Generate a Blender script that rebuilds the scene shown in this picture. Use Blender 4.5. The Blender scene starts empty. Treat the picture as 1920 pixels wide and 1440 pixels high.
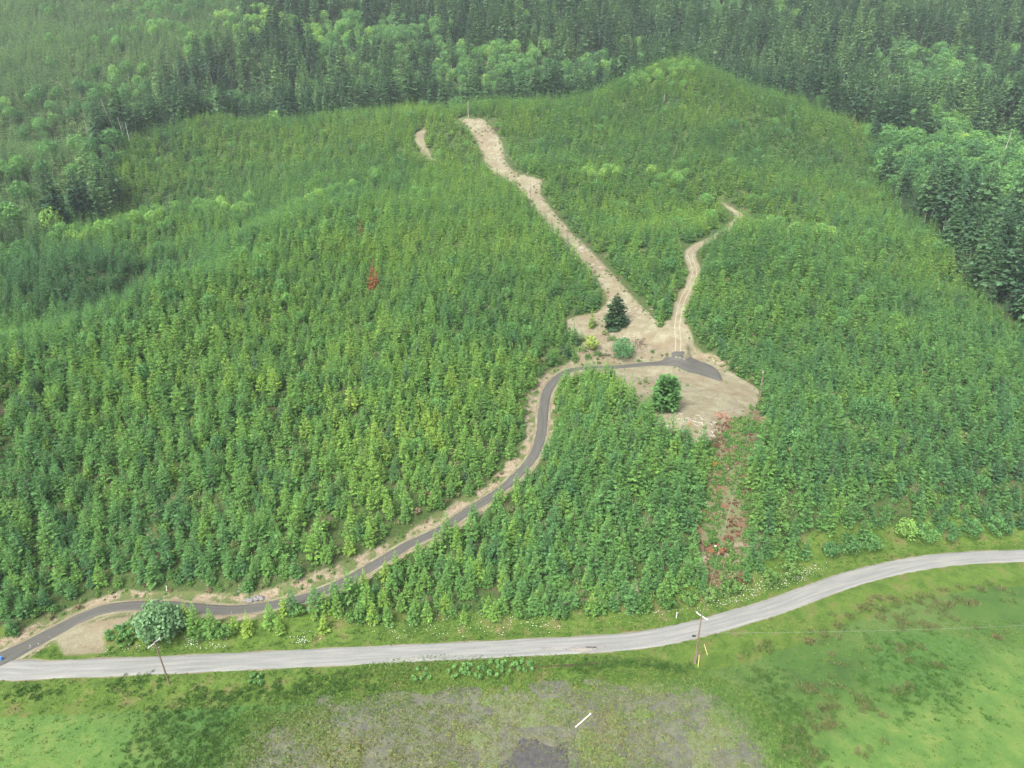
import bpy, math, random
import numpy as np
from mathutils import Vector, Matrix
rnd = random.Random(7)
rng = np.random.default_rng(11)
S = bpy.context.scene
C = S.collection

# ------------------------------------------------------------------ camera, light, exposure
CAM_H = 105.0
PITCH = 20.0
F = 1280.0                       # focal length in pixels of a 1920 px wide frame
cam_d = bpy.data.cameras.new('camera')
cam_d.sensor_width = 36.0
cam_d.lens = 36.0 * F / 1920.0
cam_d.clip_start = 0.5
cam_d.clip_end = 6000.0
cam = bpy.data.objects.new('camera', cam_d)
C.objects.link(cam)
cam.location = (0, 0, CAM_H)
cam.rotation_euler = (math.radians(90 - PITCH), 0, 0)
S.camera = cam

W = bpy.data.worlds.new('World')
S.world = W
W.use_nodes = True
nt = W.node_tree
bg = nt.nodes['Background']
sky = nt.nodes.new('ShaderNodeTexSky')
sky.sky_type = 'NISHITA'
sky.sun_disc = False
SUN_EL, SUN_AZ = 50.0, 215.0     # degrees; azimuth clockwise from +Y
sky.sun_elevation = math.radians(SUN_EL)
sky.sun_rotation = math.radians(SUN_AZ)
sky.air_density = 1.0
sky.dust_density = 6.0
sky.ozone_density = 1.0
hs = nt.nodes.new('ShaderNodeHueSaturation')      # cloud cover: the blue is veiled
hs.inputs['Saturation'].default_value = 0.45
nt.links.new(sky.outputs[0], hs.inputs['Color'])
nt.links.new(hs.outputs[0], bg.inputs[0])
bg.inputs[1].default_value = 0.15
sd = bpy.data.lights.new('sun', 'SUN')
sd.energy = 1.5
sd.angle = math.radians(12)
sd.color = (1.0, 0.98, 0.95)
so = bpy.data.objects.new('sun', sd)
C.objects.link(so)
az, el = math.radians(SUN_AZ), math.radians(SUN_EL)
so.rotation_euler = Vector((-math.sin(az) * math.cos(el), -math.cos(az) * math.cos(el), -math.sin(el))).to_track_quat('-Z', 'Y').to_euler()
S.view_settings.view_transform = 'Standard'
S.view_settings.look = 'None'
S.view_settings.gamma = 1.0
S.view_settings.exposure = 1.30
S.cycles.max_bounces = 5
S.cycles.diffuse_bounces = 3
S.cycles.transmission_bounces = 3
S.cycles.transparent_max_bounces = 4
S.cycles.volume_bounces = 3
S.cycles.use_denoising = True
S.cycles.denoising_prefilter = 'NONE'
S.cycles.adaptive_threshold = 0.005
S.cycles.use_adaptive_sampling = True

# ------------------------------------------------------------------ small helpers
SP, CP = math.sin(math.radians(PITCH)), math.cos(math.radians(PITCH))
def ray(u, v):
    a = (u - 960.0) / F; b = (720.0 - v) / F
    return np.array([a, CP + SP * b, -SP + CP * b])
def project(x, y, z):
    """world -> photo pixel (used only to judge how large a tree shows)"""
    dz = z - CAM_H
    d = y * CP - dz * SP
    up = y * SP + dz * CP
    return 960 + F * x / d, 720 - F * up / d, d
def uvY(u, v, Y):
    r = ray(u, v); k = Y / r[1]
    return (r[0] * k, Y, CAM_H + r[2] * k)
def uvZ(u, v, z):
    r = ray(u, v); k = (z - CAM_H) / r[2]
    return (r[0] * k, r[1] * k, z)
def sstep(a, b, x):
    t = np.clip((x - a) / (b - a), 0, 1)
    return t * t * (3 - 2 * t)
class VNoise:
    def __init__(s, seed, n=256):
        s.g = np.random.default_rng(seed).random((n, n)); s.n = n
    def __call__(s, x, y, scale):
        x = np.asarray(x, float) / scale + 1000.5; y = np.asarray(y, float) / scale + 1000.5
        ix = np.floor(x).astype(int); iy = np.floor(y).astype(int)
        fx = x - ix; fy = y - iy
        fx = fx * fx * (3 - 2 * fx); fy = fy * fy * (3 - 2 * fy)
        g = s.g; n = s.n
        a = g[ix % n, iy % n]; b = g[(ix + 1) % n, iy % n]; c = g[ix % n, (iy + 1) % n]; d = g[(ix + 1) % n, (iy + 1) % n]
        return (a * (1 - fx) + b * fx) * (1 - fy) + (c * (1 - fx) + d * fx) * fy
N1, N2, N3, N4 = VNoise(1), VNoise(2), VNoise(3), VNoise(4)
def inpoly(x, y, P):
    x = np.asarray(x, float); y = np.asarray(y, float)
    r = np.zeros(x.shape, bool); n = len(P)
    for i in range(n):
        x1, y1 = P[i][0], P[i][1]; x2, y2 = P[(i + 1) % n][0], P[(i + 1) % n][1]
        c = ((y1 > y) != (y2 > y))
        with np.errstate(divide='ignore', invalid='ignore'):
            r ^= c & (x < (x2 - x1) * (y - y1) / ((y2 - y1) or 1e-9) + x1)
    return r
def polydist(x, y, L):
    """distance to polyline, and parameter (arc index) of nearest point"""
    x = np.asarray(x, float); y = np.asarray(y, float)
    best = np.full(x.shape, 1e9); par = np.zeros(x.shape); side = np.zeros(x.shape)
    for i in range(len(L) - 1):
        x1, y1 = L[i][0], L[i][1]; dx, dy = L[i + 1][0] - x1, L[i + 1][1] - y1
        q = dx * dx + dy * dy + 1e-12
        t = np.clip(((x - x1) * dx + (y - y1) * dy) / q, 0, 1)
        d = np.hypot(x - x1 - t * dx, y - y1 - t * dy)
        m = d < best
        best = np.where(m, d, best); par = np.where(m, i + t, par)
        side = np.where(m, dx * (y - y1) - dy * (x - x1), side)
    return best, par, side
def polyedge(x, y, P):
    """signed distance to polygon, positive inside"""
    d, _, _ = polydist(x, y, list(P) + [P[0]])
    return np.where(inpoly(x, y, P), d, -d)
def resample(L, step):
    L = np.array(L, float)
    # Catmull-Rom through the points, then even spacing
    out = []
    n = len(L)
    for i in range(n - 1):
        p0, p1, p2, p3 = L[max(i - 1, 0)], L[i], L[i + 1], L[min(i + 2, n - 1)]
        for t in np.linspace(0, 1, 12, endpoint=False):
            out.append(0.5 * ((2 * p1) + (-p0 + p2) * t + (2 * p0 - 5 * p1 + 4 * p2 - p3) * t * t + (-p0 + 3 * p1 - 3 * p2 + p3) * t ** 3))
    out.append(L[-1]); out = np.array(out)
    s = np.concatenate([[0], np.cumsum(np.hypot(*(np.diff(out[:, :2], axis=0).T)))])
    k = max(2, int(s[-1] / step))
    q = np.linspace(0, s[-1], k)
    return np.stack([np.interp(q, s, out[:, j]) for j in range(out.shape[1])], 1)

def mesh_obj(name, verts, faces, mats, parent=None, smooth=False, attrs=None, mat_idx=None, link=True):
    me = bpy.data.meshes.new(name)
    verts = np.asarray(verts, float)
    me.from_pydata(verts.tolist(), [], faces if isinstance(faces, list) else faces.tolist())
    for m in (mats if isinstance(mats, (list, tuple)) else [mats]):
        me.materials.append(m)
    if mat_idx is not None:
        me.polygons.foreach_set('material_index', np.asarray(mat_idx, np.int32))
    if smooth:
        me.polygons.foreach_set('use_smooth', np.ones(len(me.polygons), bool))
    for k, v in (attrs or {}).items():
        v = np.asarray(v, np.float32)
        if v.ndim == 1:
            a = me.attributes.new(k, 'FLOAT', 'POINT'); a.data.foreach_set('value', v)
        else:
            a = me.attributes.new(k, 'FLOAT_COLOR', 'POINT'); a.data.foreach_set('color', v.ravel())
    me.update()
    o = bpy.data.objects.new(name, me)
    if link: C.objects.link(o)
    if parent is not None: o.parent = parent
    return o
def tag(o, label=None, cat=None, group=None, kind=None):
    if label: o['label'] = label
    if cat: o['category'] = cat
    if group: o['group'] = group
    if kind: o['kind'] = kind
    return o
def empty(name, loc, rz=0.0, sc=1.0):
    o = bpy.data.objects.new(name, None); C.objects.link(o)
    o.location = loc; o.rotation_euler = (0, 0, rz); o.scale = (sc, sc, sc) if not hasattr(sc, '__len__') else sc
    o.empty_display_size = 0.5
    return o

# ------------------------------------------------------------------ materials
def new_mat(name):
    m = bpy.data.materials.new(name); m.use_nodes = True
    t = m.node_tree; t.nodes.clear()
    out = t.nodes.new('ShaderNodeOutputMaterial')
    return m, t, out
def N(t, typ, **kw):
    n = t.nodes.new(typ)
    for k, v in kw.items(): setattr(n, k, v)
    return n
def mixc(t, fac, a, b, mode='MIX'):
    n = t.nodes.new('ShaderNodeMix'); n.data_type = 'RGBA'; n.blend_type = mode; n.clamp_factor = True
    for i, s in ((0, fac), (6, a), (7, b)):
        if isinstance(s, bpy.types.NodeSocket): t.links.new(s, n.inputs[i])
        elif isinstance(s, (int, float)): n.inputs[i].default_value = s
        else: n.inputs[i].default_value = (*s, 1)
    return n.outputs[2]
def math_(t, op, a, b=0.0, c=None, clamp=False):
    n = t.nodes.new('ShaderNodeMath'); n.operation = op; n.use_clamp = clamp
    for i, s in enumerate((a, b, c)):
        if s is None: continue
        if isinstance(s, bpy.types.NodeSocket): t.links.new(s, n.inputs[i])
        else: n.inputs[i].default_value = s
    return n.outputs[0]
def noise(t, scale, detail=4, rough=0.6, vec=None, dist=0.0):
    n = t.nodes.new('ShaderNodeTexNoise'); n.inputs['Scale'].default_value = scale
    n.inputs['Detail'].default_value = detail; n.inputs['Roughness'].default_value = rough
    n.inputs['Distortion'].default_value = dist
    if vec is None:
        g = t.nodes.get('geo') or t.nodes.new('ShaderNodeNewGeometry'); g.name = 'geo'
        vec = g.outputs['Position']
    t.links.new(vec, n.inputs['Vector'])
    return n.outputs['Fac']
def ramp(t, fac, stops, interp='LINEAR'):
    n = t.nodes.new('ShaderNodeValToRGB'); cr = n.color_ramp; cr.interpolation = interp
    while len(cr.elements) < len(stops): cr.elements.new(0.5)
    for e, (p, c) in zip(cr.elements, stops):
        e.position = p; e.color = (*c, 1) if hasattr(c, '__len__') else (c, c, c, 1)
    t.links.new(fac, n.inputs[0])
    return n.outputs[0]
def maprange(t, x, a, b, c=0.0, d=1.0):
    n = t.nodes.new('ShaderNodeMapRange'); n.inputs[1].default_value = a; n.inputs[2].default_value = b
    n.inputs[3].default_value = c; n.inputs[4].default_value = d
    t.links.new(x, n.inputs[0]); return n.outputs[0]

def foliage(name, stops, transl=0.3, lv_amt=0.55):
    """leaf material: colour picked by the tree's own tint, varied from spray to spray"""
    m, t, out = new_mat(name)
    a = N(t, 'ShaderNodeAttribute', attribute_type='INSTANCER', attribute_name='tint')
    lv = N(t, 'ShaderNodeAttribute', attribute_type='GEOMETRY', attribute_name='lv')
    col = ramp(t, a.outputs['Fac'], stops)
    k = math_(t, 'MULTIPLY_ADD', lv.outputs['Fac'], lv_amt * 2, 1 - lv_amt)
    v = N(t, 'ShaderNodeVectorMath', operation='SCALE'); t.links.new(col, v.inputs[0]); t.links.new(k, v.inputs['Scale'])
    d = N(t, 'ShaderNodeBsdfDiffuse'); tr = N(t, 'ShaderNodeBsdfTranslucent')
    t.links.new(v.outputs[0], d.inputs[0])
    w = mixc(t, 0.5, v.outputs[0], (0.9, 1.0, 0.35), 'MULTIPLY')
    t.links.new(w, tr.inputs[0])
    mx = N(t, 'ShaderNodeMixShader'); mx.inputs[0].default_value = transl
    t.links.new(d.outputs[0], mx.inputs[1]); t.links.new(tr.outputs[0], mx.inputs[2])
    t.links.new(mx.outputs[0], out.inputs[0])
    return m
def plain(name, c1, c2, scale=3.0, rough=0.85, detail=5, spec=0.2, stretch=None, bump=0.0):
    m, t, out = new_mat(name)
    tc = N(t, 'ShaderNodeTexCoord'); vec = tc.outputs['Object']
    if stretch:
        mp = N(t, 'ShaderNodeMapping'); mp.inputs['Scale'].default_value = stretch
        t.links.new(vec, mp.inputs[0]); vec = mp.outputs[0]
    f = noise(t, scale, detail, 0.65, vec)
    col = ramp(t, f, [(0.3, c1), (0.7, c2)])
    p = N(t, 'ShaderNodeBsdfPrincipled'); t.links.new(col, p.inputs['Base Color'])
    p.inputs['Roughness'].default_value = rough; p.inputs['Specular IOR Level'].default_value = spec
    if bump:
        b = N(t, 'ShaderNodeBump'); b.inputs['Strength'].default_value = bump; b.inputs['Distance'].default_value = 0.05
        t.links.new(f, b.inputs['Height']); t.links.new(b.outputs[0], p.inputs['Normal'])
    t.links.new(p.outputs[0], out.inputs[0])
    return m

M = {}
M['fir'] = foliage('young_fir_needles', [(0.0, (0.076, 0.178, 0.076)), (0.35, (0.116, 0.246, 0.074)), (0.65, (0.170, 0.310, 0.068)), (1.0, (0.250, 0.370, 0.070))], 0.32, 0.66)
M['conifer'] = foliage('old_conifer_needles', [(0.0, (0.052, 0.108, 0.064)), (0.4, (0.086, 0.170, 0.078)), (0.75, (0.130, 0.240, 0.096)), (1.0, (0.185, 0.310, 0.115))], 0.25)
M['darkfir'] = foliage('dark_fir_needles', [(0.0, (0.042, 0.088, 0.042)), (1.0, (0.058, 0.110, 0.050))], 0.2)
M['leaf'] = foliage('broad_leaves', [(0.0, (0.075, 0.175, 0.072)), (0.4, (0.115, 0.250, 0.085)), (0.75, (0.165, 0.330, 0.095)), (1.0, (0.25, 0.41, 0.105))], 0.35, 0.4)
M['willow'] = foliage('willow_leaves', [(0.0, (0.10, 0.24, 0.10)), (1.0, (0.12, 0.26, 0.11))], 0.35, 0.4)
M['golden'] = foliage('golden_leaves', [(0.0, (0.30, 0.40, 0.10)), (1.0, (0.34, 0.42, 0.12))], 0.35, 0.35)
M['grey_leaf'] = foliage('grey_green_leaves', [(0.0, (0.13, 0.25, 0.11)), (1.0, (0.18, 0.30, 0.15))], 0.3, 0.45)
M['dead_red'] = foliage('dead_red_needles', [(0.0, (0.27, 0.078, 0.042)), (1.0, (0.32, 0.10, 0.05))], 0.15, 0.4)
M['dead_orange'] = foliage('dry_orange_twigs', [(0.0, (0.21, 0.105, 0.055)), (1.0, (0.26, 0.14, 0.08))], 0.15, 0.4)
M['brush'] = foliage('undergrowth_leaves', [(0.0, (0.065, 0.145, 0.046)), (0.45, (0.105, 0.215, 0.054)), (0.75, (0.15, 0.235, 0.072)), (1.0, (0.22, 0.18, 0.11))], 0.25, 0.45)
M['redbrush'] = foliage('dead_brush', [(0.0, (0.125, 0.042, 0.032)), (0.5, (0.135, 0.070, 0.048)), (1.0, (0.15, 0.125, 0.09))], 0.1, 0.5)
M['rush'] = foliage('rush_stems', [(0.0, (0.10, 0.155, 0.05)), (0.5, (0.125, 0.145, 0.055)), (1.0, (0.150, 0.140, 0.065))], 0.2, 0.5)
M['grass'] = foliage('grass_blades', [(0.0, (0.066, 0.140, 0.036)), (0.4, (0.100, 0.195, 0.044)), (0.7, (0.150, 0.225, 0.056)), (1.0, (0.22, 0.225, 0.09))], 0.3, 0.4)
M['petal'] = plain('white_petals', (0.50, 0.52, 0.46), (0.66, 0.66, 0.60), 9)
M['bark'] = plain('bark', (0.09, 0.07, 0.05), (0.20, 0.16, 0.12), 3.0, stretch=(3, 3, 0.6))
M['pale_bark'] = plain('pale_bark', (0.22, 0.19, 0.16), (0.42, 0.38, 0.33), 3.0, stretch=(3, 3, 0.6))
M['snag'] = plain('weathered_wood', (0.34, 0.31, 0.28), (0.58, 0.55, 0.50), 3.0, stretch=(3, 3, 0.6))
M['pole'] = plain('pole_wood', (0.11, 0.08, 0.06), (0.24, 0.18, 0.13), 4.0, stretch=(4, 4, 0.5))
M['pale_wood'] = plain('pale_wood', (0.62, 0.60, 0.52), (0.80, 0.78, 0.70), 5.0)
M['white'] = plain('white_paint', (0.48, 0.48, 0.45), (0.60, 0.60, 0.57), 5.0)
M['yellow'] = plain('yellow_plastic', (0.62, 0.60, 0.22), (0.75, 0.72, 0.30), 5.0, 0.5)
M['dark'] = plain('dark_metal', (0.02, 0.02, 0.02), (0.05, 0.05, 0.05), 5.0, 0.5)
M['wire'] = plain('aluminium_wire', (0.24, 0.24, 0.24), (0.34, 0.34, 0.34), 1.0, 0.5)
M['debris'] = plain('root_wood', (0.20, 0.11, 0.07), (0.42, 0.26, 0.18), 4.0)
M['rock'] = plain('quarry_rock', (0.10, 0.10, 0.105), (0.24, 0.23, 0.22), 2.0, bump=0.4)
M['broom'] = foliage('broom_flowers', [(0.0, (0.28, 0.20, 0.04)), (1.0, (0.33, 0.25, 0.05))], 0.2, 0.4)
M['blue'] = plain('blue_plastic', (0.05, 0.16, 0.42), (0.08, 0.22, 0.5), 2.0, 0.4)

def ground_material():
    m, t, out = new_mat('ground')
    A1 = N(t, 'ShaderNodeAttribute', attribute_type='GEOMETRY', attribute_name='m1')   # dirt, meadow, marsh
    A2 = N(t, 'ShaderNodeAttribute', attribute_type='GEOMETRY', attribute_name='m2')   # cut bank, red slope, verge
    s1 = N(t, 'ShaderNodeSeparateColor'); t.links.new(A1.outputs['Color'], s1.inputs[0])
    s2 = N(t, 'ShaderNodeSeparateColor'); t.links.new(A2.outputs['Color'], s2.inputs[0])
    n_big = noise(t, 0.035, 4, 0.6); n_mid = noise(t, 0.25, 5, 0.65); n_fine = noise(t, 1.6, 6, 0.7); n_tiny = noise(t, 7.0, 4, 0.7)
    def thr(mask, n, k=0.9, soft=0.12):
        # ragged edge: mask + (noise - .5) * k around 0.5
        x = math_(t, 'ADD', mask, math_(t, 'MULTIPLY', math_(t, 'SUBTRACT', n, 0.5), k))
        return maprange(t, x, 0.5 - soft, 0.5 + soft)
    # floor under the plantation: green cover with brown litter
    floor = ramp(t, n_fine, [(0.30, (0.026, 0.050, 0.015)), (0.5, (0.050, 0.086, 0.023)), (0.70, (0.083, 0.079, 0.043))])
    floor = mixc(t, maprange(t, n_mid, 0.52, 0.72), floor, (0.099, 0.076, 0.053))
    # meadow
    mead = ramp(t, n_big, [(0.36, (0.047, 0.100, 0.025)), (0.48, (0.064, 0.128, 0.029)), (0.60, (0.091, 0.148, 0.041))])
    mead = mixc(t, maprange(t, n_mid, 0.55, 0.72, 0, 0.6), mead, (0.130, 0.146, 0.049))
    mead = mixc(t, maprange(t, noise(t, 0.11, 5, 0.7), 0.54, 0.68, 0, 0.55), mead, (0.034, 0.068, 0.025))
    mead = mixc(t, maprange(t, n_fine, 0.35, 0.7, 0, 0.45), mead, (0.042, 0.075, 0.022))
    A3 = N(t, 'ShaderNodeAttribute', attribute_type='GEOMETRY', attribute_name='m3')   # lush zone, coarse dark grass
    s3 = N(t, 'ShaderNodeSeparateColor'); t.links.new(A3.outputs['Color'], s3.inputs[0])
    lush = ramp(t, n_mid, [(0.36, (0.072, 0.142, 0.034)), (0.5, (0.090, 0.165, 0.038)), (0.64, (0.128, 0.185, 0.048))])
    lush = mixc(t, maprange(t, n_fine, 0.50, 0.72, 0, 0.4), lush, (0.065, 0.165, 0.035))
    coarse = ramp(t, n_fine, [(0.34, (0.046, 0.105, 0.027)), (0.66, (0.078, 0.160, 0.038))])
    mead = mixc(t, thr(s3.outputs[0], noise(t, 0.12, 5, 0.7), 1.6, 0.4), mead, lush)
    mead = mixc(t, thr(s3.outputs[1], n_mid, 1.0, 0.25), mead, coarse)
    # marsh floor
    mud = ramp(t, n_fine, [(0.3, (0.086, 0.086, 0.066)), (0.5, (0.132, 0.142, 0.086)), (0.7, (0.139, 0.198, 0.066))])
    mud = mixc(t, maprange(t, n_mid, 0.45, 0.65, 0, 0.7), mud, (0.115, 0.175, 0.050))
    # dirt
    dirt = ramp(t, n_mid, [(0.30, (0.162, 0.137, 0.086)), (0.48, (0.208, 0.194, 0.126)), (0.62, (0.256, 0.249, 0.168))])
    dirt = mixc(t, maprange(t, n_fine, 0.35, 0.75, 0, 0.45), dirt, (0.128, 0.102, 0.064))
    dirt = mixc(t, maprange(t, noise(t, 0.07, 5, 0.7), 0.46, 0.62, 0, 0.7), dirt, (0.155, 0.119, 0.079))
    dirt = mixc(t, maprange(t, noise(t, 0.6, 6, 0.75, None, 1.5), 0.52, 0.62, 0, 0.5), dirt, (0.200, 0.180, 0.109))
    bank = ramp(t, n_fine, [(0.32, (0.158, 0.105, 0.072)), (0.5, (0.243, 0.200, 0.139)), (0.68, (0.285, 0.255, 0.183))])
    bank = mixc(t, maprange(t, n_mid, 0.46, 0.56, 0, 0.85), bank, (0.069, 0.105, 0.028))
    red = ramp(t, n_fine, [(0.35, (0.085, 0.105, 0.045)), (0.5, (0.115, 0.140, 0.062)), (0.62, (0.135, 0.105, 0.070))])
    red = mixc(t, maprange(t, n_mid, 0.48, 0.60, 0, 0.8), red, (0.145, 0.062, 0.045))
    verge = ramp(t, n_mid, [(0.35, (0.053, 0.101, 0.017)), (0.52, (0.087, 0.143, 0.025)), (0.66, (0.132, 0.126, 0.048))])
    verge = mixc(t, maprange(t, n_fine, 0.45, 0.7, 0, 0.6), verge, (0.040, 0.074, 0.020))
    c = mixc(t, thr(s1.outputs[1], n_mid, 0.7), floor, mead)
    c = mixc(t, thr(s1.outputs[2], n_mid, 0.8, 0.2), c, mud)
    c = mixc(t, thr(s2.outputs[2], n_mid, 0.8), c, verge)
    c = mixc(t, thr(s2.outputs[1], n_mid, 1.0), c, red)
    c = mixc(t, thr(s2.outputs[0], n_mid, 1.2), c, bank)
    c = mixc(t, thr(s1.outputs[0], n_fine, 0.9), c, dirt)
    g = maprange(t, n_tiny, 0.25, 0.75, 0.72, 1.25)
    v = N(t, 'ShaderNodeVectorMath', operation='SCALE'); t.links.new(c, v.inputs[0]); t.links.new(g, v.inputs['Scale'])
    p = N(t, 'ShaderNodeBsdfPrincipled'); p.inputs['Roughness'].default_value = 0.95; p.inputs['Specular IOR Level'].default_value = 0.1
    t.links.new(v.outputs[0], p.inputs['Base Color'])
    b = N(t, 'ShaderNodeBump'); b.inputs['Strength'].default_value = 0.8; b.inputs['Distance'].default_value = 0.35
    t.links.new(math_(t, 'ADD', n_fine, math_(t, 'MULTIPLY', n_tiny, 0.3)), b.inputs['Height'])
    t.links.new(b.outputs[0], p.inputs['Normal'])
    t.links.new(p.outputs[0], out.inputs[0])
    return m
M['ground'] = ground_material()

def road_material(name, c1, c2, cs, streak):
    """cs = strip colour of the wheel tracks; the 'ac' attribute runs across the road from -1 to 1, 'al' along it in metres"""
    m, t, out = new_mat(name)
    ac = N(t, 'ShaderNodeAttribute', attribute_type='GEOMETRY', attribute_name='ac')
    al = N(t, 'ShaderNodeAttribute', attribute_type='GEOMETRY', attribute_name='al')
    cv = N(t, 'ShaderNodeCombineXYZ')
    t.links.new(math_(t, 'MULTIPLY', ac.outputs['Fac'], 3.0), cv.inputs[0]); t.links.new(math_(t, 'MULTIPLY', al.outputs['Fac'], 0.05), cv.inputs[1])
    st = noise(t, 1.4, 5, 0.6, cv.outputs[0])
    n2 = noise(t, 2.2, 6, 0.7); n3 = noise(t, 0.12, 3, 0.5)
    col = ramp(t, n2, [(0.3, c1), (0.7, c2)])
    col = mixc(t, maprange(t, st, 0.42, 0.66, 0, streak), col, cs)
    col = mixc(t, maprange(t, n3, 0.4, 0.7, 0, 0.35), col, c1)
    p = N(t, 'ShaderNodeBsdfPrincipled'); p.inputs['Roughness'].default_value = 0.9; p.inputs['Specular IOR Level'].default_value = 0.15
    t.links.new(col, p.inputs['Base Color'])
    b = N(t, 'ShaderNodeBump'); b.inputs['Strength'].default_value = 0.3; b.inputs['Distance'].default_value = 0.05
    t.links.new(n2, b.inputs['Height']); t.links.new(b.outputs[0], p.inputs['Normal'])
    t.links.new(p.outputs[0], out.inputs[0])
    return m
M['gravel'] = road_material('pale_gravel', (0.150, 0.157, 0.147), (0.200, 0.205, 0.192), (0.262, 0.258, 0.232), 0.8)
M['lane'] = road_material('dark_gravel', (0.060, 0.060, 0.053), (0.090, 0.089, 0.079), (0.125, 0.121, 0.105), 0.6)
M['rutdark'] = road_material('damp_rut', (0.13, 0.11, 0.085), (0.20, 0.17, 0.13), (0.24, 0.21, 0.16), 0.5)
M['track'] = road_material('dirt_track', (0.23, 0.195, 0.14), (0.33, 0.29, 0.21), (0.38, 0.34, 0.26), 0.6)

# ------------------------------------------------------------------ terrain height
ctrl = []
for u, v, z in [
    (200,1140,2),(440,1143,3),(640,1092,5.5),(825,990,9.5),(980,875,14),(1019,770,19),(1065,695,23.5),(1160,685,24.5),(1260,675,25),
    (1345,712,25),(1410,735,25),(1300,820,23.5),(1180,735,24.2),(1100,720,23),(1240,800,23.3),(1300,860,20),(1350,950,13),(1350,1050,5),
    (1340,1110,1.6),(1000,1000,6.5),(1150,850,19),(1150,950,12.5),(1000,1100,2.5),(800,1060,4.2),(800,1130,1.4),(1200,1080,3.2),
    (300,1000,11),(100,1000,11),(300,900,17.5),(300,800,25),(100,800,27),(300,700,33),(300,600,43),(100,700,35),(300,540,47),
    (600,1000,10),(600,800,22),(600,600,38),(600,500,50),(850,850,17),(850,700,29),(850,600,38),(850,500,49),
    (1500,800,21.5),(1500,950,13),(1500,1040,3),(1700,1000,2.5),(1700,900,13),(1700,800,20.5),(1900,1000,1.5),(1900,900,12),
    (0,1259,0),(300,1240,0.2),(600,1225,0.2),(960,1205,0.2),(1200,1190,0.2),(1440,1130,0.2),(1600,1075,0.2),(1800,1035,0.2),(2050,1032,0.2),(-300,1262,0.2)]:
    ctrl.append(uvZ(u, v, z))
for u, v, Y in [
    (700,400,392),(600,400,411),(850,400,400),(850,300,530),
    (0,690,200),(200,590,260),(400,485,330),(480,443,365),(560,402,405),(300,500,372),(450,420,440),
    (0,560,305),(200,520,335),(400,450,400),(0,480,370),(300,402,440),(300,370,500),(350,300,560),(400,226,620),(250,268,570),
    (600,218,630),(600,300,540),(600,350,475),(760,204,640),(880,224,575),(1000,190,620),(1180,152,650),(1300,130,660),(1500,194,610),(1640,255,550),
    (1000,350,440),(1050,430,370),(1150,540,295),(1200,600,268),(1270,640,250),(1200,450,345),(1200,300,500),(1200,200,600),
    (1400,417,370),(1450,380,430),(1500,300,510),(1500,550,290),(1500,700,228),(1700,700,230),(1700,550,300),(1650,350,470),(1750,450,385),
    (1900,750,215),(1900,600,280),(1900,400,430),(1900,250,600),
    (960,100,820),(960,0,1000),(1900,100,780),(1900,0,950),(0,100,800),(0,0,960),(200,200,680),(0,300,540),(100,350,480),(480,100,820),(1440,100,820)]:
    ctrl.append(uvY(u, v, Y))
ctrl += [(-165,300,20),(-185,338,27),(-215,250,24),(-165,402,43),(-185,365,41),(-240,470,43),(130,397,55),(-100,680,116),(0,680,120),(90,700,132),(-250,668,98),(-330,600,80),(200,690,128),
         (0,1250,385),(-800,1250,385),(800,1250,385),(-800,500,110),(800,500,110),(-500,200,45),(500,200,38),(0,1120,330),(-400,1120,325),(400,1120,325),
         (-400,130,8),(400,160,6)]
ctrl = np.array(ctrl)
def tps_fit(P, z, lam):
    n = len(P); d = np.linalg.norm(P[:, None] - P[None], axis=2)
    K = np.where(d > 0, d * d * np.log(d + 1e-9), 0) + lam * np.eye(n)
    A = np.zeros((n + 3, n + 3)); A[:n, :n] = K; A[:n, n] = 1; A[:n, n + 1:] = P; A[n, :n] = 1; A[n + 1:, :n] = P.T
    return np.linalg.solve(A, np.concatenate([z, [0, 0, 0]]))
PP = ctrl[:, :2] / 100.0
TW = tps_fit(PP, ctrl[:, 2], 0.004)
def tps(x, y):
    x = np.asarray(x, float) / 100; y = np.asarray(y, float) / 100
    r = TW[-3] + TW[-2] * x + TW[-1] * y
    for i in range(len(PP)):
        d2 = (x - PP[i, 0]) ** 2 + (y - PP[i, 1]) ** 2
        r = r + TW[i] * 0.5 * d2 * np.log(d2 + 1e-12)
    return r

def road_px(L, z=0.0): return [uvZ(u, v, z) for u, v in L]
road_c = resample(road_px([(-700,1262),(-350,1264),(0,1259),(150,1253),(300,1247),(480,1238.5),(720,1227),(960,1215.5),(1100,1208),(1200,1200),(1300,1181),(1440,1141),(1520,1112),(1600,1084),(1700,1060),(1800,1047),(1920,1042),(2100,1041),(2500,1060)]), 1.5)
MEADOW_Z = -0.9
def base_h(x, y):
    d, p, side = polydist(x, y, road_c[::4])
    s = np.where(side > 0, d, -d)              # positive north (hill side) of the road
    T = np.maximum(tps(x, y), 0.1)
    w = sstep(3.5, 9.5, s)
    south = MEADOW_Z * sstep(4.2, 9.5, -s)
    h = np.where(s > 0, T * w, south)
    hill = sstep(8, 30, s)
    h = h + hill * ((N1(x, y, 14) - 0.5) * 1.5 + (N2(x, y, 37) - 0.5) * 4.0 + sstep(255, 330, y) * (N4(x, y, 85) - 0.5) * 9.0)
    h = h + (1 - hill) * sstep(5, 12, np.abs(s)) * (N3(x, y, 5.0) - 0.5) * 0.22
    return h
def axis(lo, hi, a, b, fine, grow):
    L = list(np.arange(a, b + 1e-6, fine)); s = fine
    while L[-1] < hi: s *= grow; L.append(L[-1] + s)
    s = fine
    while L[0] > lo: s *= grow; L.insert(0, L[0] - s)
    return np.array(L)
XS = axis(-1000, 1000, -170, 200, 1.0, 1.02)
YS = axis(20, 1300, 72, 270, 1.0, 1.014)
GX, GY = np.meshgrid(XS, YS)
GZ = base_h(GX, GY)
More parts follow.
